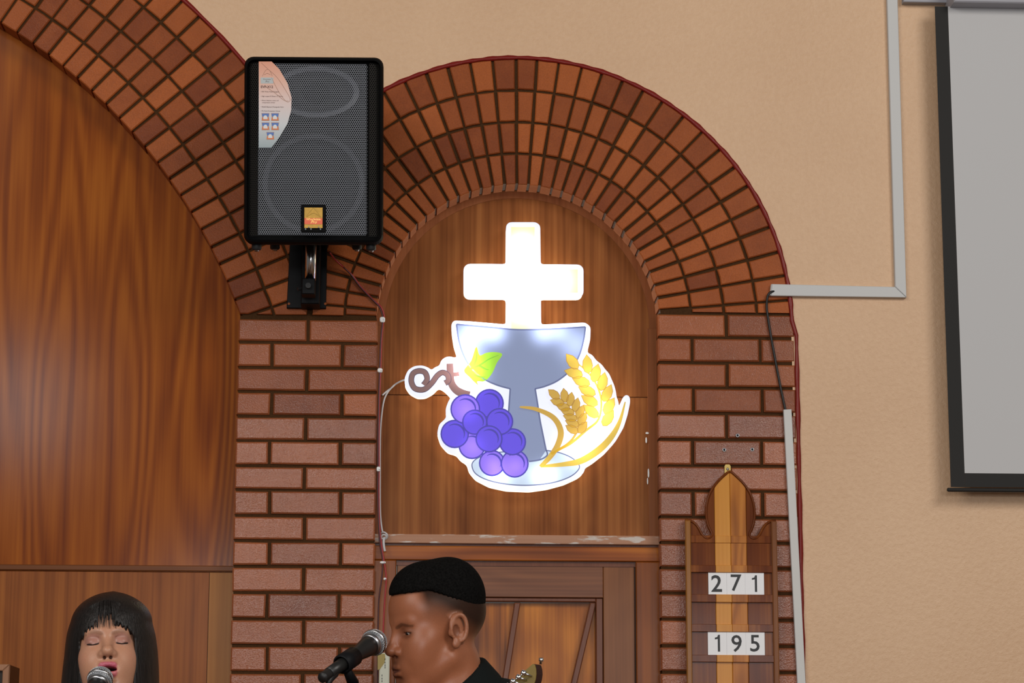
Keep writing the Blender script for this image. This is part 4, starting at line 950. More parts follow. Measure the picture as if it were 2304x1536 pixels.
def clay_obj(name, clay, mat, parent, colour=None, label=None, M=None, relax=1):
    V, Q = clay.mesh()
    for _ in range(relax):                                    # one light smoothing pass
        acc = np.zeros_like(V); c = np.zeros(len(V))
        for a in range(4):
            for b in ((a+1) % 4, (a-1) % 4):
                np.add.at(acc, Q[:, a], V[Q[:, b]]); np.add.at(c, Q[:, a], 1)
        V = V*.55+.45*acc/np.maximum(c, 1)[:, None]
    me = bpy.data.meshes.new(name); me.vertices.add(len(V)); me.vertices.foreach_set('co', V.astype(np.float32).ravel())
    me.loops.add(len(Q)*4); me.loops.foreach_set('vertex_index', Q.astype(np.int32).ravel()); me.polygons.add(len(Q))
    me.polygons.foreach_set('loop_start', np.arange(0, len(Q)*4, 4, dtype=np.int32)); me.polygons.foreach_set('use_smooth', np.ones(len(Q), bool)); me.update(calc_edges=True)
    if colour is not None:
        ca = me.color_attributes.new('tone', 'FLOAT_COLOR', 'POINT'); I = np.array(M.inverted()); P = V @ I[:3, :3].T+I[:3, 3]
        ca.data.foreach_set('color', np.concatenate([colour(P), np.ones((len(V), 1))], 1).astype(np.float32).ravel())
    me.materials.append(mat); o = bpy.data.objects.new(name, me); link(o, parent)
    if label: o['label'] = label
    return o
def skin_mat(name, rough=.42, spec=.45):
    m, N, L, B = new_mat(name); at_ = N.new('ShaderNodeAttribute'); at_.attribute_name = 'tone'
    tc = N.new('ShaderNodeTexCoord'); nz = N.new('ShaderNodeTexNoise'); nz.inputs['Scale'].default_value = 420; nz.inputs['Detail'].default_value = 3; L.new(tc.outputs['Object'], nz.inputs['Vector'])
    mx = N.new('ShaderNodeMixRGB'); mx.blend_type = 'MULTIPLY'; mx.inputs[0].default_value = .25; r = ramp(N, [(.3, (.75, .72, .7)), (.7, (1.15, 1.15, 1.15))]); L.new(nz.outputs['Fac'], r.inputs[0])
    L.new(at_.outputs['Color'], mx.inputs[1]); L.new(r.outputs[0], mx.inputs[2]); L.new(mx.outputs[0], B.inputs['Base Color'])
    bw = N.new('ShaderNodeRGBToBW'); L.new(at_.outputs['Color'], bw.inputs[0]); L.new(math_node(N, L, 'MULTIPLY', math_node(N, L, 'MINIMUM', math_node(N, L, 'MULTIPLY', bw.outputs[0], 7.0), 1.0), spec), B.inputs['Specular IOR Level'])
    B.inputs['Roughness'].default_value = rough
    B.inputs['Subsurface Weight'].default_value = .12; B.inputs['Subsurface Radius'].default_value = (.012, .004, .002); B.inputs['Subsurface Scale'].default_value = .4
    bp = N.new('ShaderNodeBump'); bp.inputs['Strength'].default_value = .10; bp.inputs['Distance'].default_value = .001; L.new(nz.outputs['Fac'], bp.inputs['Height']); L.new(bp.outputs['Normal'], B.inputs['Normal'])
    return m
def hair_mat(name, col, rough, vert=True, bump=.6, spec=.5):
    m, N, L, B = new_mat(name); tc = N.new('ShaderNodeTexCoord'); mp = N.new('ShaderNodeMapping'); L.new(tc.outputs['Object'], mp.inputs[0])
    mp.inputs['Scale'].default_value = (420, 420, 7) if vert else (260, 260, 260)
    nz = N.new('ShaderNodeTexNoise'); nz.inputs['Scale'].default_value = 1.0; nz.inputs['Detail'].default_value = 4; L.new(mp.outputs[0], nz.inputs['Vector'])
    r = ramp(N, [(.3, [c*.5 for c in col]), (.75, [c*1.9 for c in col])]); L.new(nz.outputs['Fac'], r.inputs[0]); L.new(r.outputs[0], B.inputs['Base Color'])
    B.inputs['Roughness'].default_value = rough; B.inputs['Specular IOR Level'].default_value = spec
    bp = N.new('ShaderNodeBump'); bp.inputs['Strength'].default_value = bump; bp.inputs['Distance'].default_value = .002; L.new(nz.outputs['Fac'], bp.inputs['Height']); L.new(bp.outputs['Normal'], B.inputs['Normal'])
    return m
M_cloth_black = plain('black_jacket_cloth', (.007, .009, .009), .85, spec=.1, bump=.3, bscale=900)
M_cloth_top = plain('dark_blouse_cloth', (.03, .02, .03), .8, bump=.3, bscale=900)
M_trousers = plain('black_trouser_cloth', (.012, .012, .014), .85)
M_shoe = plain('black_shoe_leather', (.012, .011, .010), .35)

def smoothstep(a, b, x):
    t = np.clip((x-a)/(b-a), 0, 1); return t*t*(3-2*t)
def mixc(c, col, w): return c*(1-w[:, None])+np.array(col)[None]*w[:, None]
def segd(P, a, b):
    a, b = np.array(a), np.array(b); d = b-a; h = np.clip(((P-a)@d)/(d@d), 0, 1); return np.linalg.norm(P-a-h[:, None]*d, axis=1)

def head(C, M, female, open_mouth=0.0, eyes_open=True):
    """face looks along +y, x is the person's left, origin between the ear canals"""
    E = lambda *a, **k: C.ell(*a, M=M, **k); K = lambda *a, **k: C.cap(*a, M=M, **k)
    j = open_mouth; mu = .019 if female else .006; nz = .013 if female else .008; fw = .90 if female else 1.0; cu = .012 if female else 0.0
    w = .93 if female else 1.0
    E((0, -.006 if female else -.010, .045), (.0745*w, .098 if female else .103, .084), .02)
    E((0, .030 if female else .036, .050 if female else .060), (.063*w, .0575, .060), .02)                   # forehead
    E((0, .038, -.020), (.057*w*fw, .052, .070), .03)                   # mid face
    E((0, .052, -.060-j*.5+cu*.6), (.046*w, .046, .052), .03)              # muzzle and jaw
    E((0, .074, -.098-j+cu), (.0225*w, .021, .017), .022)               # chin
    K((.051*w*fw, .006, -.052), (.022*w, .070, -.094-j*.8+cu), .018, .015, .028, mirror=True)   # jaw line
    E((.041*w*fw, .052, -.014), (.022, .024, .022), .032, mirror=True)   # cheekbones
    E((.030*w*fw, .064, -.042), (.022, .020, .026), .03, mirror=True)    # cheeks
    K((.010, .086, .031), (.040*w, .074, .034), .0085 if not female else .007, .007, .014, mirror=True)   # brow
    E((.0325*w, .099+(.004 if female else 0), .013), (.0175, .014, .0125), .014, 's', mirror=True)   # sockets
    # nose
    K((0, .0865 if female else .0905, .018), (0, .1045 if female else .106, -.026+nz), .0075 if not female else .0065, .0100, .012)
    E((0, .1085 if female else .110, -.030+nz), (.0115, .0115, .0100), .009)
    nw = .0122 if female else .0140
    E((nw, .0965, -.034+nz), (.0076, .0115, .0085), .005, mirror=True)
    E((.0065, .1035, -.0432+nz), (.0040, .0058, .0042), .003, 's', mirror=True)
    K((0, .096, -.046+nz), (0, .0975, -.054+mu), .003, .003, .008)
    # mouth
    E((0, .080, -.066-j*.3+mu*.8), (.033, .024, .024+j*.3), .014)
    ul, ll = -.0625+mu, -.0755+mu-j*.95; cz = -.0690+mu
    K((0, .1025, ul), (.0125, .0998, ul+.0002), .0056, .0056, .004, mirror=True); K((.0125, .0998, ul), (.0255, .0880, cz-j*.30), .0050, .0026, .004, mirror=True)
    K((0, .1010, ll), (.012, .0982, ll+.0005), .0068, .0064, .004, mirror=True); K((.012, .0982, ll), (.0245, .0880, cz-.0005-j*.35), .0056, .0026, .004, mirror=True)
    if j > .004:
        E((0, .094, (ul+ll)/2-.001), (.0195, .028, j*.52+.0022), .004, 's')
    else:
        K((-.022, .1035, -.0693+mu), (.022, .1035, -.0693+mu), .0022, .0022, .0025, 's'); K((0, .1065, -.0688+mu), (0.001, .1065, -.0688+mu), .004, .004, .0025, 's')
    E((0, .1005, -.087-j+mu), (.015, .005, .0045), .008, 's')             # under the lip
    # eyelids
    E((.0320*w, .0735, .0120), (.0150, .0140, .0125), .004, mirror=True)
    if eyes_open:
        E((.0322*w, .0880, .0098), (.0128, .012, .0026), .002, 's', rot=(0, .06, 0), mirror=True)
    else:
        K((.0195*w, .0862, .0072), (.0325*w, .0895, .0050), .0011, .0011, .0015, 's', mirror=True); K((.0325*w, .0895, .0050), (.0455*w, .0825, .0080), .0011, .0011, .0015, 's', mirror=True)
        K((.0195*w, .087, .0195), (.0325*w, .0895, .0225), .001, .001, .003, 's', mirror=True)
    # ears
    E((.0755*w, -.0115, .005), (.0070, .0205, .0325), .004, rot=(-.20, .0, -.30), mirror=True)
    for t0 in range(16):
        a0, a1 = math.radians(-62+15*t0), math.radians(-47+15*t0)
        p = lambda a: (.0805*w+.003*math.cos(a), -.012-.0165*math.cos(a)-.004*math.sin(a), .0065+.0285*math.sin(a))
        K(p(a0), p(a1), .0034, .0034, .0045, mirror=True)
    E((.0815*w, -.006, .002), (.0060, .0085, .0135), .003, 's', rot=(-.2, 0, -.3), mirror=True)
    E((.0790*w, -.002, -.0235), (.0055, .0085, .0095), .005, mirror=True)
    E((.0760*w, .0065, .000), (.0045, .0045, .0070), .004, mirror=True)

def hand(C, wrist, knuck, across, curl_axis_pts, s=1.0, k=.005, spread=.0195, fingers=None, thumb=None, r=.0088):
    """palm from wrist to knuckles, four fingers as bent chains and a thumb leaving the side near the palm's base"""
    W_, Kn, A = Vector(wrist), Vector(knuck), Vector(across).normalized()
    for t in (-1.5, -.5, .5, 1.5):
        C.cap(W_+A*t*.011, Kn+A*t*spread, .0135*s, .0110*s, .012)
    for f in fingers: C.chain(f, [r*1.08, r, r*.94, r*.82][:len(f)], k)
    C.chain(thumb, [.0125*s, .0112*s, .0095*s, .0080*s][:len(thumb)], .006)
def grip(C, wrist, centre, ax, palm, rh, thumb_along=False):
    """hand closed round a bar: ax along the bar from little finger to index, palm = direction from bar to palm"""
    ax = Vector(ax).normalized(); pd = Vector(palm); pd = (pd-ax*pd.dot(ax)).normalized(); sd = ax.cross(pd); c = Vector(centre)
    R = rh+.0095; P = lambda a, s, rr=R: c+ax*s+(pd*math.cos(math.radians(a))+sd*math.sin(math.radians(a)))*rr
    fs = []
    for i, (s, L) in enumerate(((.030, 1.0), (.010, 1.06), (-.010, 1.0), (-.029, .86))):
        fs.append([P(38, s, R+.004), P(38+72*L, s-.002, R+.003), P(38+140*L, s-.003, R), P(38+190*L, s-.003, R)])
    kn = P(30, 0, R+.008)
    th = [P(-25, .012, R+.012), P(-62, .034, R+.006), P(-105, .046, R+.001), P(-140, .050, R)] if not thumb_along else [P(-20, .02, R+.01), P(-40, .05, R+.004), P(-50, .075, R+.002), P(-52, .095, R)]
    hand(C, wrist, kn, ax, None, fingers=fs, thumb=th)
def v3(*a): return Vector(a)

def microphone(name, centre, axis_, label, rb=.0262, length=.165, swap=None):
    """ball grille at centre, handle runs from the ball along -axis_"""
    d = Vector(axis_).normalized(); m = root(name, tuple(centre), label, 'microphone')
    F = frame(centre, d)
    pr = [(rb*math.sin(math.radians(a)), rb*math.cos(math.radians(a))*.98) for a in range(0, 121, 8)]
    bm = NB(); lathe(bm, pr, F, 40); obj('ball_grille', bm, M_micmesh, m, True)
    # woven wire of the ball
    bm = NB(); nrow = 15
    for s in (1, -1):
        for t in range(30):
            pts = []
            for q in range(0, 11):
                a = math.radians(14+96*q/10); az = 2*math.pi*t/30+s*q*.13
                pts.append(F @ Vector((rb*1.012*math.sin(a)*math.cos(az), rb*1.012*math.sin(a)*math.sin(az), rb*.99*math.cos(a))))
            tube(bm, pts, .00042, 3, False)
    o = obj('wire_mesh', bm, M_micwire, m, True); o['kind'] = 'stuff'
    z0 = rb*math.cos(math.radians(96))
    bm = NB(); lathe(bm, [(rb*.985, z0+.0036), (rb*1.05, z0+.003), (rb*1.05, z0-.001), (rb*.985, z0-.002)], F, 40); obj('collar_band', bm, M_steel, m, True)
    zc_ = rb*math.cos(math.radians(120))
    bm = NB(); lathe(bm, [(rb*.88, zc_+.0015), (rb*.90, zc_-.003), (rb*.84, zc_-.0075), (rb*.78, zc_-.008)], F, 40); obj('lower_ring', bm, M_steel, m, True)
    h0 = zc_-.0075
    bm = NB(); lathe(bm, [(0, h0+.002), (rb*.80, h0), (rb*.74, h0-.014), (rb*.56, h0-.050), (rb*.47, h0-length*.75), (rb*.44, h0-length), (0, h0-length)], F, 28); obj('handle', bm, M_mic_body, m, True)
    return m, F, h0-length
M_micmesh = plain('mic_inner_foam', (.22, .23, .25), .5, metal=.6)
M_micwire = plain('mic_wire', (.85, .86, .88), .35, metal=.7)
M_mic_body = plain('mic_black_lacquer', (.012, .0115, .011), .38, spec=.5)

# ------------------------------------------------------------------ the man
def head_matrix(o, yaw, pitch, rollv=0.0):
    """yaw 0 faces the hall (-y); positive turns to the picture's left"""
    return Matrix.Translation(o) @ Matrix.Rotation(math.pi-yaw, 4, 'Z') @ Matrix.Rotation(pitch, 4, 'X') @ Matrix.Rotation(rollv, 4, 'Y')
MY = -2.72
mo = W(984, 1426, MY)
MH = head_matrix(mo, math.radians(66), math.radians(-9), math.radians(-1.5))
man = root('person', (mo.x+.03, mo.y+.02, 0), 'man in a black collared jacket with short black faded hair, head turned to a microphone', 'person')
shY = mo.z-.178
tor = Matrix.Translation((mo.x+.055, mo.y+.035, 0)) @ Matrix.Rotation(math.pi-math.radians(24), 4, 'Z')      # torso faces the hall, a little left; local x = his left
T = lambda x, y, z: tor @ Vector((x, y, z))
nb = MH @ Vector((0, -.022, -.055))
sL, sR = T(.185, -.01, shY), T(-.185, -.01, shY)
# guitar placed first: its neck fixes the left hand
GH = W(1190, 1530, -3.02)
gdir = Vector((.15, -.015, .62)).normalized()
Gn = GH-gdir*.20                                                       # where the fretting hand holds the neck
eL = T(.34, .06, shY-.27); wL = Gn+Vector((.045, .035, -.055))
Gb = GH-gdir*.86; eR = T(-.24, -.02, shY-.27); wR = Gb+Vector((.03, -.15, .13))
def body(C, g, lo_leg=True):
    """torso, limbs; g adds thickness"""
    q = lambda *p: T(*p)
    C.cap(q(0, -.01, shY-.08), q(0, .0, 1.02), .125+g, .115+g, .05)
    C.cap(q(.075, .0, shY-.10), q(.055, .0, 1.0), .095+g, .09+g, .05); C.cap(q(-.075, .0, shY-.10), q(-.055, .0, 1.0), .095+g, .09+g, .05)
    C.cap(q(.06, -.02, shY+.035), sL, .045+g, .055+g, .05); C.cap(q(-.06, -.02, shY+.035), sR, .045+g, .055+g, .05)
    for s, e, w_ in ((sL, eL, wL), (sR, eR, wR)):
        C.cap(s, e, .050+g, .040+g, .02); C.cap(e, w_, .040+g, .028+g, .015)
def legs(C, g):
    q = lambda *p: T(*p)
    for s in (1, -1):
        C.cap(q(.09*s, 0, .95), q(.10*s, .02, .50), .088+g, .058+g, .04); C.cap(q(.10*s, .02, .50), q(.105*s, -.02, .09), .055+g, .040+g, .02)
    C.cap(q(-.07, 0, .97), q(.07, 0, .97), .105+g, .105+g, .05)
hx0 = mo.x; xs = axis(mo.x-.42, mo.x+.50, .013, [(mo.x-.14, mo.x+.13, .0021)])
ys = axis(mo.y-.62, mo.y+.22, .013, [(mo.y-.12, mo.y+.12, .0024), (Gn.y-.08, Gn.y+.08, .005)])
zs = axis(.0, mo.z+.16, .014, [(mo.z-.14, mo.z+.15, .0021), (Gn.z-.08, mo.z-.14, .005)])
C = Clay(xs, ys, zs)
body(C, 0); legs(C, 0)
for s in (1, -1): C.ell(tor @ Vector((.11*s, .05, .045)), (.045, .12, .04), .03)
C.cap(nb, Vector((mo.x+.026, mo.y+.012, shY+.05)), .056, .057, .03); C.cap(Vector((mo.x+.024, mo.y+.012, shY+.05)), T(0, -.02, shY-.02), .058, .066, .03); C.cap(MH @ Vector((0, -.01, -.06)), MH @ Vector((0, -.03, -.10)), .054, .056, .03)
head(C, MH, False)
grip(C, wL, Gn, gdir, Vector((.35, .75, -.35)), .022)
grip(C, wR, Gb+Vector((-.02, -.15, .03)), Vector((.3, .1, .8)), Vector((-.7, -.5, .1)), .006)
def man_tone(P):
    x, y, z = P[:, 0], P[:, 1], P[:, 2]; ax = np.abs(x)
    c = np.tile(np.array([.325, .112, .052]), (len(P), 1))
    c = mixc(c, (.37, .14, .072), smoothstep(.03, .0, segd(np.stack([ax, y, z], 1), (.04, .06, -.015), (.05, .04, -.03)))*.6)
    # clipped hair at the sides and nape
    hl = .081-.070*smoothstep(.045, -.085, y)
    fade = smoothstep(hl-.070, hl+.006, z)**1.3*smoothstep(.066, .040, y)
    c = mixc(c, (.016, .011, .009), fade*.94)
    c = mixc(c, (.016, .011, .009), smoothstep(.086, .094, z))
    A = np.stack([ax, y, z], 1)
    br = smoothstep(.0052, .0025, np.minimum(segd(A, (.012, .094, .0245), (.028, .091, .029)), segd(A, (.028, .091, .029), (.047, .075, .025))))
    c = mixc(c, (.035, .016, .010), br*.55)
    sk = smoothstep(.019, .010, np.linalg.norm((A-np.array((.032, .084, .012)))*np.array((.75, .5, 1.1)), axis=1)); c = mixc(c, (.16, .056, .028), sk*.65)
    lid = smoothstep(.0022, .0010, np.minimum(segd(A, (.0205, .087, .0120), (.033, .0895, .0138)), segd(A, (.033, .0895, .0138), (.046, .081, .0105)))); c = mixc(c, (.02, .012, .010), lid*.9)
    lips = smoothstep(.0098, .0076, np.minimum(segd(A, (0, .1015, -.0585), (.024, .0880, -.0630)), segd(A, (0, .1000, -.0695), (.022, .0880, -.0640))))*(y > .08); c = mixc(c, (.20, .075, .055), lips*.85)
    mus = smoothstep(.008, .003, segd(A, (.003, .100, -.0480), (.024, .090, -.054))); c = mixc(c, (.07, .032, .02), mus*.6)
    goat = smoothstep(.020, .008, np.linalg.norm(P-np.array((0, .092, -.100)), axis=1)); c = mixc(c, (.06, .03, .02), goat*.5)
    nostril = smoothstep(.0055, .003, np.linalg.norm(A-np.array((.0065, .1035, -.0345)), axis=1)); c = mixc(c, (.03, .01, .008), nostril)
    ear = smoothstep(.045, .03, np.linalg.norm(A-np.array((.08, -.01, .004)), axis=1))*(ax > .073); c = mixc(c, (.33, .125, .064), ear*.95)
    conch = smoothstep(.012, .006, np.linalg.norm((A-np.array((.079, -.006, .002)))*np.array((.6, 1.2, .8)), axis=1)); c = mixc(c, (.19, .068, .038), conch*.7)
    return c
M_skin = skin_mat('brown_skin', .40, .4)
bo = clay_obj('body', C, M_skin, man, man_tone, None, MH); del C
def eyes(M, parent, w=1.0, look=(0, -.38), mat=None):
    for s in (1, -1):
        bm = NB(); cen = M @ Vector((.0320*w*s, .0728, .0115)); g = (M.to_3x3() @ Vector((look[0], 1, look[1]))).normalized()
        lathe(bm, [(.0122*math.sin(math.radians(a)), .0122*math.cos(math.radians(a))) for a in range(0, 181, 10)], frame(cen, g), 24); e = obj('eye', bm, M_sclera, parent, True)
        bm = NB(); lathe(bm, [(0, .0126), (.0025, .01255), (.0056, .0113), (.0060, .0106)], frame(cen, g), 20); obj('iris', bm, M_iris, e, True)
M_sclera = plain('eye_white', (.30, .26, .24), .3); M_iris = plain('dark_brown_iris', (.012, .006, .004), .15)
eyes(MH, bo)
# short dense hair
C = Clay(axis(mo.x-.13, mo.x+.15, .003, []), axis(mo.y-.13, mo.y+.13, .003, []), axis(mo.z-.03, mo.z+.18, .0025, []))
C.ell((0, -.0125, .068), (.0740, .1020, .086), .02, M=MH); C.ell((0, .034, .090), (.056, .052, .052), .03, M=MH); C.ell((0, -.045, .085), (.060, .060, .066), .02, M=MH)
C.put(lambda P: -(P[2]-(.092-.062*np.clip((.035-P[1])/.13, 0, 1.05)+.0016*np.sin(P[0]*900+P[1]*1300)+.0012*np.sin(P[1]*2100))), (-.12, -.14, -.06), (.12, .14, .2), .005, 'i', MH)
clay_obj('hair', C, hair_mat('short_black_hair', (.0045, .0042, .004), .9, False, .9, .05), man, relax=2, label='dense short black hair'); del C
# jacket with a fold-over collar, trousers, shoes
C = Clay(axis(mo.x-.42, mo.x+.50, .010, []), axis(mo.y-.62, mo.y+.24, .010, []), axis(.80, mo.z-.05, .008, []))
body(C, .014)
C.cap(T(0, -.03, shY+.015), T(0, -.02, shY-.03), .075, .10, .03)
wrists = [(eL, wL), (eR, wR)]
def cut_neck(P): return np.sqrt((P[0])**2+(P[1])**2)-.052
clay_obj('jacket', C, M_cloth_black, man, relax=2, label='black jacket'); del C
C = Clay(axis(mo.x-.14, mo.x+.20, .0035, []), axis(mo.y-.14, mo.y+.18, .0035, []), axis(shY-.06, mo.z-.02, .0035, []))
ccx, ccy, bdx, bdy = mo.x+.020, mo.y+.012, .89, .45
def collar(P):
    dx, dy = P[0]-ccx, P[1]-ccy; r = np.sqrt(dx*dx+dy*dy); s = dx*bdx+dy*bdy; zt = mo.z-.052-(.064-s)*.80
    h = zt-P[2]; rr = .0685+.0052*np.clip(h/.004, 0, 1)+.55*np.clip(h, 0, .2)
    return np.maximum(np.abs(r-rr)-.0038, np.maximum(-h, h-.055-.02*np.abs(dx*bdy-dy*bdx)/.06))
C.put(collar, (mo.x-.14, mo.y-.14, shY-.05), (mo.x+.18, mo.y+.16, mo.z-.02), .004)
def stand(P):
    dx, dy = P[0]-ccx, P[1]-ccy; r = np.sqrt(dx*dx+dy*dy); s = dx*bdx+dy*bdy; zt = mo.z-.052-(.064-s)*.80
    return np.maximum(np.abs(r-.0672)-.0035, np.maximum(P[2]-zt, zt-P[2]-.075))
C.put(stand, (mo.x-.14, mo.y-.14, shY-.05), (mo.x+.18, mo.y+.16, mo.z-.02), .004)
clay_obj('collar', C, M_cloth_black, man, relax=1, label='turned-down black collar'); del C
C = Clay(axis(mo.x-.26, mo.x+.36, .013, []), axis(mo.y-.24, mo.y+.30, .013, []), axis(.03, 1.12, .014, [])); legs(C, .016); clay_obj('trousers', C, M_trousers, man, relax=2); del C
for s in (1, -1):
    C = Clay(axis(mo.x-.30, mo.x+.40, .008, []), axis(mo.y-.32, mo.y+.30, .008, []), axis(-.01, .12, .006, [])); C.ell(tor @ Vector((.11*s, .05, .045)), (.052, .125, .045), .01, rot=(0, 0, 0)); C.cap(tor @ Vector((.107*s, -.02, .05)), tor @ Vector((.106*s, -.02, .10)), .048, .046, .02)
    C.put(lambda P: -P[2], (-3, -4, -.1), (3, 0, .2), .004, 'i'); clay_obj('shoe', C, M_shoe, man); del C

# microphone, stand and clip in front of him
mc = W(842, 1444.5, -2.80); hd = W(774, 1491, -2.90)
mic1, F1, tail1 = microphone('microphone', mc, mc-hd, 'silver-headed black microphone on a stand in front of the man')
mst = root('microphone_stand', (W(795, 1536, -2.86).x, -2.86, 0), 'black microphone stand holding the microphone beside the man', 'microphone stand')
tl = F1 @ Vector((0, 0, tail1)); mx_ = W(794, 1498, -2.86)
clipc = F1 @ Vector((0, 0, tail1*.62))
bm = NB(); FM = F1 @ Matrix.Translation((0, 0, tail1*.60)); lathe(bm, [(.0165, .026), (.0195, .026), (.0200, -.022), (.0168, -.024)], FM, 24); obj('clip', bm, M_black, mst, True)
bm = NB(); sp_ = Vector((mst.location.x, mst.location.y, clipc.z-.042)); tube(bm, [clipc+Vector((0, 0, -.015)), sp_], [.008, .012], 10); obj('swivel', bm, M_black, mst, True)
bm = NB(); tube(bm, [sp_, sp_+Vector((0, 0, -.02)), sp_+Vector((0, 0, -.021)), (sp_.x, sp_.y, .9)], [.0125, .0125, .008, .008], 14); obj('upper_tube', bm, M_black, mst, True)
bm = NB(); tube(bm, [(sp_.x, sp_.y, .9), (sp_.x, sp_.y, .03)], .012, 14); obj('lower_tube', bm, M_black, mst, True)
bm = NB(); lathe(bm, [(0, 0), (.10, 0), (.10, .012), (.03, .028), (0, .028)], Matrix.Translation((sp_.x, sp_.y, .001)), 32); obj('round_base', bm, M_black, mst, True)
td_ = (tl-mc).normalized()
mcab = obj('microphone_cable', tube(NB(), smooth_path([tl+td_*.001, tl+td_*.026, W(752, 1510, -2.93), W(741, 1530, -2.95), W(737, 1560, -2.95), W(738, 1620, -2.95), W(745, 1700, -2.93), (W(700, 1800, -2.95).x, -3.0, .3), (W(640, 1800, -2.9).x, -3.08, .012)], 6), [.0105]*14+[.0105-.0008*k for k in range(7)]+[.0042]*28, 12), M_blackcable, None, True); tag(mcab, 'thick black cable and plug hanging from the stand microphone', 'cable')

# ------------------------------------------------------------------ the guitar
gt = root('electric_guitar', tuple(Gb), 'guitar with olive gold headstock and chrome tuning pegs beside the black jacket', 'guitar')
M_olivewood = plain('olive_gold_lacquer', (.20, .135, .028), .5, spec=.25, var=.15, bscale=40)
M_darkedge = plain('dark_brown_lacquer', (.035, .014, .010), .45, spec=.25)
hp = [(1199, 1493), (1203, 1495), (1205.5, 1505), (1206, 1516), (1204.5, 1528), (1199, 1545), (1191, 1560), (1178, 1580), (1146, 1566), (1141, 1550), (1153, 1533), (1166, 1521), (1179.5, 1509.5)]
off = Vector((.0135, .011, -.0008))
bm = NB(); fv = [bm.verts.new(W(x, y, -3.02)) for x, y in hp]; fb = [bm.verts.new(v.co+off*.08) for v in fv]
for i in range(len(hp)): bm.faces.new((fv[i], fv[(i+1) % len(hp)], fb[(i+1) % len(hp)], fb[i]))
bm.faces.new(fv); bm.faces.new(fb[::-1]); obj('headstock', bm, M_olivewood, gt, label='olive gold headstock face')
bm = NB(); fv = [bm.verts.new(W(x, y, -3.02)+off*.081) for x, y in hp]; fb = [bm.verts.new(v.co+off*.92) for v in fv]
for i in range(len(hp)): bm.faces.new((fv[i], fv[(i+1) % len(hp)], fb[(i+1) % len(hp)], fb[i]))
bm.faces.new(fv); bm.faces.new(fb[::-1]); obj('headstock_back', bm, M_darkedge, gt, label='dark brown headstock edge')
for x, y in ((1188, 1517), (1176.5, 1526.5), (1164, 1536), (1153, 1546), (1143, 1556)):
    a = W(x+8, y+4, -3.024); b = W(x-4, y-1.5, -3.034); c = W(x-16, y-5.5, -3.036)
    bm = NB(); tube(bm, [a, b], .0022, 8); tube(bm, [b, b+(c-b)*.2, b+(c-b)*.85, c], [.0030, .0058, .0052, .0020], 12); obj('tuning_peg', bm, M_chrome, gt, True)
bm = NB(); a = W(1216.5, 1494, -3.005); tube(bm, [a, a+Vector((.0005, 0, .005)), a+Vector((.001, -.001, .0065)), a+Vector((.001, -.001, .0125))], [.0024, .0024, .0048, .0040], 12); obj('tuning_peg', bm, M_chrome, gt, True)
ns = W(1165, 1572, -3.02)+off*.5
bm = NB(); sd = gdir.cross(Vector((0, -1, .0))).normalized(); up = sd.cross(gdir)
R = []
for k, (t, w) in enumerate(((0, .0215), (.30, .025), (.50, .028))):
    p = ns-gdir*t; R.append([bm.verts.new(p+sd*w*c+up*h) for c, h in ((-1, 0), (-.9, .006), (.9, .006), (1, 0), (.7, -.014), (-.7, -.014))])
for a, b in zip(R, R[1:]):
    for k in range(6): bm.faces.new((a[k], a[(k+1) % 6], b[(k+1) % 6], b[k]))
bm.faces.new(R[0]); bm.faces.new(R[-1][::-1]); obj('neck', bm, M_frame_v, gt)
bc_ = ns-gdir*.70+Vector((0, -.045, 0))
bo_ = [(0, .20), (.05, .19), (.075, .20), (.10, .24), (.14, .23), (.155, .16), (.13, .06), (.12, 0), (.15, -.09), (.16, -.15), (.12, -.20), (0, -.215), (-.12, -.20), (-.16, -.15), (-.15, -.08), (-.12, .01), (-.13, .08), (-.15, .15), (-.12, .20), (-.06, .19)]
bm = NB(); nrm = up; sp_b = smooth_path([(x, y, 0) for x, y in bo_], 3, True)
F0 = [bm.verts.new(bc_+sd*p.x*.8+gdir*p.y-up*.002) for p in sp_b]; F1_ = [bm.verts.new(bc_+sd*p.x*.8+gdir*p.y-up*.042) for p in sp_b]
for i in range(len(F0)): bm.faces.new((F0[i], F0[(i+1) % len(F0)], F1_[(i+1) % len(F0)], F1_[i]))
bm.faces.new(F0); bm.faces.new(F1_[::-1]); obj('guitar_body', bm, M_darkedge, gt)

# ------------------------------------------------------------------ the woman
WY = -2.47
wo_ = W(243, 1481, WY)
WH = head_matrix(wo_, math.radians(-5.5), math.radians(13.5), math.radians(3.0))
UP = head_matrix(wo_+Vector((.006, .006, 0)), math.radians(-5.5), 0)
woman = root('person', (wo_.x, wo_.y+.02, 0), 'singing woman with a straight black bob and fringe, eyes closed, holding a microphone', 'person')
sz = wo_.z-.215
tw = Matrix.Translation((wo_.x+.004, wo_.y+.03, 0)) @ Matrix.Rotation(math.pi+math.radians(5), 4, 'Z')
TW = lambda x, y, z: tw @ Vector((x, y, z))
ball = W(225.5, 1527, WY-.146)
max_ = Vector((.14, .70, .66)).normalized()                            # from tail to ball: away from the hall, upwards
hold = ball-max_*.118
fL, fR = TW(.165, -.01, sz), TW(-.165, -.01, sz)
kR = TW(-.22, .10, sz-.25); jR = hold+Vector((-.052, .010, -.045)); kL = TW(.23, .0, sz-.27); jL = TW(.24, .10, sz-.48)
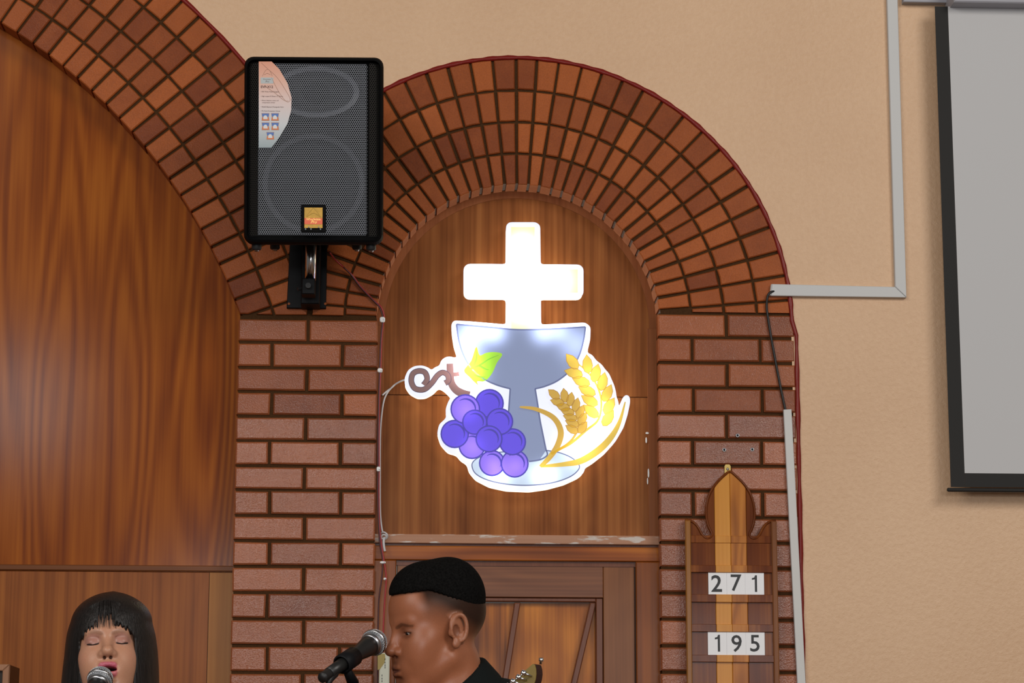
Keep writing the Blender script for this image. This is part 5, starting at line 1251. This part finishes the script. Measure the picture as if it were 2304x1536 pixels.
def wbody(C, g):
    C.cap(TW(0, -.01, sz-.07), TW(0, 0, 1.0), .105+g, .095+g, .05); C.cap(TW(.06, .02, sz-.12), TW(-.06, .02, sz-.12), .085+g, .085+g, .05)
    C.cap(TW(.05, -.02, sz+.03), fL, .036+g, .046+g, .05); C.cap(TW(-.05, -.02, sz+.03), fR, .036+g, .046+g, .05)
    for s, e, w_ in ((fL, kL, jL), (fR, kR, jR)):
        C.cap(s, e, .043+g, .034+g, .02); C.cap(e, w_, .034+g, .024+g, .015)
def wlegs(C, g):
    C.cap(TW(-.075, 0, .92), TW(.075, 0, .92), .100+g, .100+g, .05)
    for s in (1, -1):
        C.cap(TW(.085*s, 0, .9), TW(.085*s, .02, .47), .082+g, .052+g, .04); C.cap(TW(.085*s, .02, .47), TW(.085*s, -.02, .08), .050+g, .035+g, .02)
C = Clay(axis(wo_.x-.40, wo_.x+.36, .013, [(wo_.x-.09, wo_.x+.09, .0019), (hold.x-.06, hold.x+.06, .004)]), axis(wo_.y-.40, wo_.y+.20, .013, [(wo_.y-.135, wo_.y-.02, .0020), (wo_.y-.02, wo_.y+.11, .004), (hold.y-.06, hold.y+.06, .004)]),
         axis(.0, wo_.z+.15, .014, [(wo_.z-.15, wo_.z+.14, .0019), (hold.z-.07, wo_.z-.14, .004)]))
wbody(C, 0); wlegs(C, 0)
for s in (1, -1): C.ell(tw @ Vector((.09*s, .05, .04)), (.038, .105, .036), .03)
C.cap(WH @ Vector((0, -.022, -.05)), TW(0, -.03, sz+.03), .048, .056, .03)
head(C, WH, True, .007, False)
grip(C, jR, hold, max_, Vector((-.75, .2, -.5)), .0135)
hand(C, jL, jL+Vector((0, -.03, -.085)), Vector((.2, 1, 0)), None, fingers=[[jL+Vector((.004*i, -.03+.02*(i-1.5), -.085)), jL+Vector((-.004, -.04+.02*(i-1.5), -.118-.004*(i % 3))), jL+Vector((-.016, -.045+.02*(i-1.5), -.145-.004*(i % 3))), jL+Vector((-.030, -.047+.02*(i-1.5), -.162-.004*(i % 3)))] for i in range(4)], thumb=[jL+Vector((-.005, -.02, -.02)), jL+Vector((-.012, -.055, -.05)), jL+Vector((-.020, -.070, -.08)), jL+Vector((-.026, -.074, -.10))])
def woman_tone(P):
    x, y, z = P[:, 0], P[:, 1], P[:, 2]; ax = np.abs(x); A = np.stack([ax, y, z], 1); j = .007; mu = .019
    c = np.tile(np.array([.50, .245, .15]), (len(P), 1))
    c = mixc(c, (.58, .25, .17), smoothstep(.035, .0, np.linalg.norm(A-np.array((.045, .066, -.022)), axis=1))*.5)
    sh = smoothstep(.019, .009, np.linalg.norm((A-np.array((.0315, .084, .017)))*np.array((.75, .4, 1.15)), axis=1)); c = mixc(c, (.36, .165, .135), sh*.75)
    br = smoothstep(.0060, .0028, np.minimum(segd(A, (.012, .094, .0275), (.026, .091, .033)), segd(A, (.026, .091, .033), (.042, .076, .031)))); c = mixc(c, (.10, .055, .040), br*.35)
    lash = smoothstep(.0026, .0012, np.minimum(segd(A, (.0185, .0862, .0072), (.0300, .0895, .0052)), segd(A, (.0300, .0895, .0052), (.0430, .0825, .0078)))); c = mixc(c, (.012, .008, .008), lash*.95)
    ulz, llz = -.0622+mu, -.0755+mu-j*.95
    up_ = smoothstep(.0084, .0066, np.minimum(segd(A, (0, .1025, ulz-.0015), (.012, .0998, ulz-.0015)), segd(A, (.012, .0998, ulz-.0015), (.0245, .0880, -.0705+mu))))*(y > .082)
    lo_ = smoothstep(.0090, .0070, np.minimum(segd(A, (0, .1010, llz), (.012, .0982, llz)), segd(A, (.012, .0982, llz), (.0245, .0880, -.0720+mu))))*(y > .080)
    c = mixc(c, (.47, .075, .14), up_*.9); c = mixc(c, (.52, .11, .15), lo_*.85)
    cav = smoothstep(.0935, .0885, y)*(np.abs(z-(ulz+llz)/2) < .0095)*(ax < .020)*(y > .05); c = mixc(c, (.055, .018, .022), cav)
    nos = smoothstep(.0052, .0030, np.linalg.norm(A-np.array((.0065, .1035, -.0295)), axis=1)); c = mixc(c, (.06, .022, .014), nos)
    mole = smoothstep(.0026, .0016, np.linalg.norm(P-np.array((-.0335, .082, -.0500)), axis=1)); c = mixc(c, (.05, .025, .02), mole)
    cre = smoothstep(.0022, .0008, segd(A, (.0045, .095, .024), (.006, .093, .036))); c = mixc(c, (.34, .145, .09), cre*.6)  # shade of the crease between the brows put into the skin colour, no groove
    return c
M_skin2 = skin_mat('light_brown_skin', .38, .45)
wb = clay_obj('body', C, M_skin2, woman, woman_tone, None, WH); del C
# mouth lining
# bob
C = Clay(axis(wo_.x-.14, wo_.x+.15, .0024, []), axis(wo_.y-.16, wo_.y+.17, .0026, []), axis(wo_.z-.23, wo_.z+.16, .0024, []))
C.ell((0, -.010, .046), (.0800, .108, .090), .02, M=WH)
_zt = np.linspace(-.12, .16, 281); _wt = np.interp(_zt, [-.10, -.06, -.0185, .0195, .0525, .080], [.106, .105, .1025, .099, .0935, .0855])
_tt = np.clip((_zt-.080)/.0655, 0, 1); _wt = _wt*np.maximum(1-_tt**2, .0004)**.60; _wt[20:-40] = np.convolve(np.pad(_wt, 4, 'edge'), np.ones(9)/9, 'valid')[20:-40]
def curtain(P):
    w = np.interp(P[2], _zt, _wt).astype(np.float32)
    dpt = w*1.0+.004; r = np.sqrt((P[0]/w)**2+((P[1]+.014)/dpt)**2); d = (r-1)*np.minimum(w, .085)
    return np.maximum(d, np.maximum(P[2]-.145, -.20-P[2]))
C.put(curtain, (-.11, -.12, -.21), (.11, .10, .15), .02, 'u', UP)
def facehole(P):
    x, y, z = P; ax = np.abs(x)
    zl = .0455-.024*np.clip(ax/.058, 0, 1)**2.6+.0045*np.sin(x*820)+.0035*np.sin(x*1750+1.0)+.002*np.sin(x*2900)
    for x0, h, w_ in ((.0165, .030, .0040), (.0085, .040, .0036), (.0005, .036, .0036), (-.0075, .032, .0044), (-.0125, .016, .003), (.0235, .012, .003)):
        zl = zl+h*np.clip(1-np.abs(x-x0)/w_, 0, 1)
    wid = .0565-.004*smoothstep(-.03, -.08, z)+.010*smoothstep(-.085, -.13, z)
    return np.maximum(np.maximum(ax-wid, z-zl), np.maximum(.010+.5*ax-y, y-.16))
C.put(facehole, (-.066, -.0, -.24), (.066, .16, .11), .0035, 's', WH)
# open at the neck
C.put(lambda P: np.maximum(np.sqrt(P[0]**2+P[1]**2)-.052, P[2]+.075), (-.06, -.06, -.25), (.06, .06, -.07), .006, 's', UP)
M_bob = hair_mat('straight_black_hair', (.0105, .0078, .0070), .38, True, .6, .28)
hr = clay_obj('hair', C, M_bob, woman, relax=1, label='straight black bob with parted fringe'); del C
# loose strands of the fringe and along the face
bm = NB(); rnd = random.Random(3)
def strand(p, r0):
    q = smooth_path(p, 4); n = len(q); tube(bm, q, [r0*(1-.85*(i/(n-1))**1.5) for i in range(n)], 4, False)
for i in range(64):
    x = -.052+.104*i/63+rnd.uniform(-.001, .001); gap = any(abs(x-g) < .0025 for g in (.0165, .0085, .0005, -.0075)); a = abs(x)/.056
    top = Vector((x*.82, .0935-.030*a*a, .102-.01*a)); zt = .040-.022*a**2.4+rnd.uniform(-.006, .005)
    yf = .1005-.052*a*a
    strand([WH @ top, WH @ Vector((x*.93, yf+.001, .080-.012*a)), WH @ Vector((x+rnd.uniform(-.002, .002), yf-.0005, zt))], .0009 if gap else .0016)
for s in (-1, 1):
    for i in range(26):
        y0 = rnd.uniform(.034, .052); x = s*(.0585+rnd.uniform(-.002, .006)); ln = rnd.uniform(.09, .17)
        strand([UP @ Vector((x, y0, .03)), UP @ Vector((x+s*.003, y0+.002, -.02)), UP @ Vector((x+s*rnd.uniform(-.004, .006), y0-.006, .0-ln))], .0013)
so_ = obj('loose_strands', bm, M_bob, woman, True); so_['kind'] = 'stuff'
er = WH @ Vector((.0735, .010, -.040)); 
bm = NB(); er = W(182, 1527, WY-.052); rr = .0085
tube(bm, [er+Vector((rr*.35*math.cos(t*2*math.pi/20), -rr*.9*math.cos(t*2*math.pi/20), rr*math.sin(t*2*math.pi/20))) for t in range(21)], .0011, 8); obj('earring', bm, M_gold, woman, True, label='gold hoop earring')
# eyelashes
for s in (1, -1):
    bm = NB(); q = [WH @ Vector((s*a, b+.0004, c)) for a, b, c in ((.0185, .0845, .0080), (.025, .0875, .0058), (.0315, .0883, .0048), (.0385, .0858, .0058), (.0430, .0815, .0076))]
    tube(bm, smooth_path(q, 4), .0009, 5); obj('eyelashes', bm, M_black, woman, True)
C = Clay(axis(wo_.x-.40, wo_.x+.36, .010, []), axis(wo_.y-.36, wo_.y+.22, .010, []), axis(.78, sz+.06, .010, [])); wbody(C, .012)
def keep(P): return np.maximum(P[2]-(sz+.038), -9+0*P[0])
C.put(keep, (-3, -5, 0), (3, 0, 2.2), .006, 'i'); C.ell(jR, (.075, .075, .065), .01, 's'); C.ell(hold, (.085, .085, .085), .01, 's'); C.ell(jL+Vector((0, -.01, -.07)), (.08, .10, .10), .01, 's')
clay_obj('blouse', C, M_cloth_top, woman, relax=2); del C
C = Clay(axis(wo_.x-.22, wo_.x+.22, .013, []), axis(wo_.y-.2, wo_.y+.26, .013, []), axis(.03, 1.04, .014, [])); wlegs(C, .014); clay_obj('trousers', C, M_trousers, woman, relax=2); del C
for s in (1, -1):
    C = Clay(axis(wo_.x-.20, wo_.x+.20, .008, []), axis(wo_.y-.22, wo_.y+.22, .008, []), axis(-.01, .12, .006, [])); C.ell(tw @ Vector((.09*s, .05, .04)), (.044, .112, .040), .01); C.cap(tw @ Vector((.086*s, -.02, .05)), tw @ Vector((.086*s, -.02, .085)), .042, .040, .02)
    C.put(lambda P: -P[2], (-3, -4, -.1), (3, 0, .2), .004, 'i'); clay_obj('shoe', C, M_shoe, woman); del C
mic2, F2, tail2 = microphone('microphone', ball, max_, 'silver-headed black microphone held to the mouth of the singing woman')
for a in ():
    pass
tl2 = F2 @ Vector((0, 0, tail2))
wc2 = obj('microphone_cable', tube(NB(), smooth_path([tl2-max_*.001, tl2-max_*.03, tl2-max_*.07+Vector((0, 0, -.04)), tl2+Vector((0, -.04, -.25)), tl2+Vector((.03, -.02, -.7)), Vector((tl2.x+.1, tl2.y+.05, .012))], 6), [.010]*7+[.0045]*24, 10), M_blackcable, None, True); tag(wc2, 'black cable hanging from the microphone of the singing woman', 'cable')
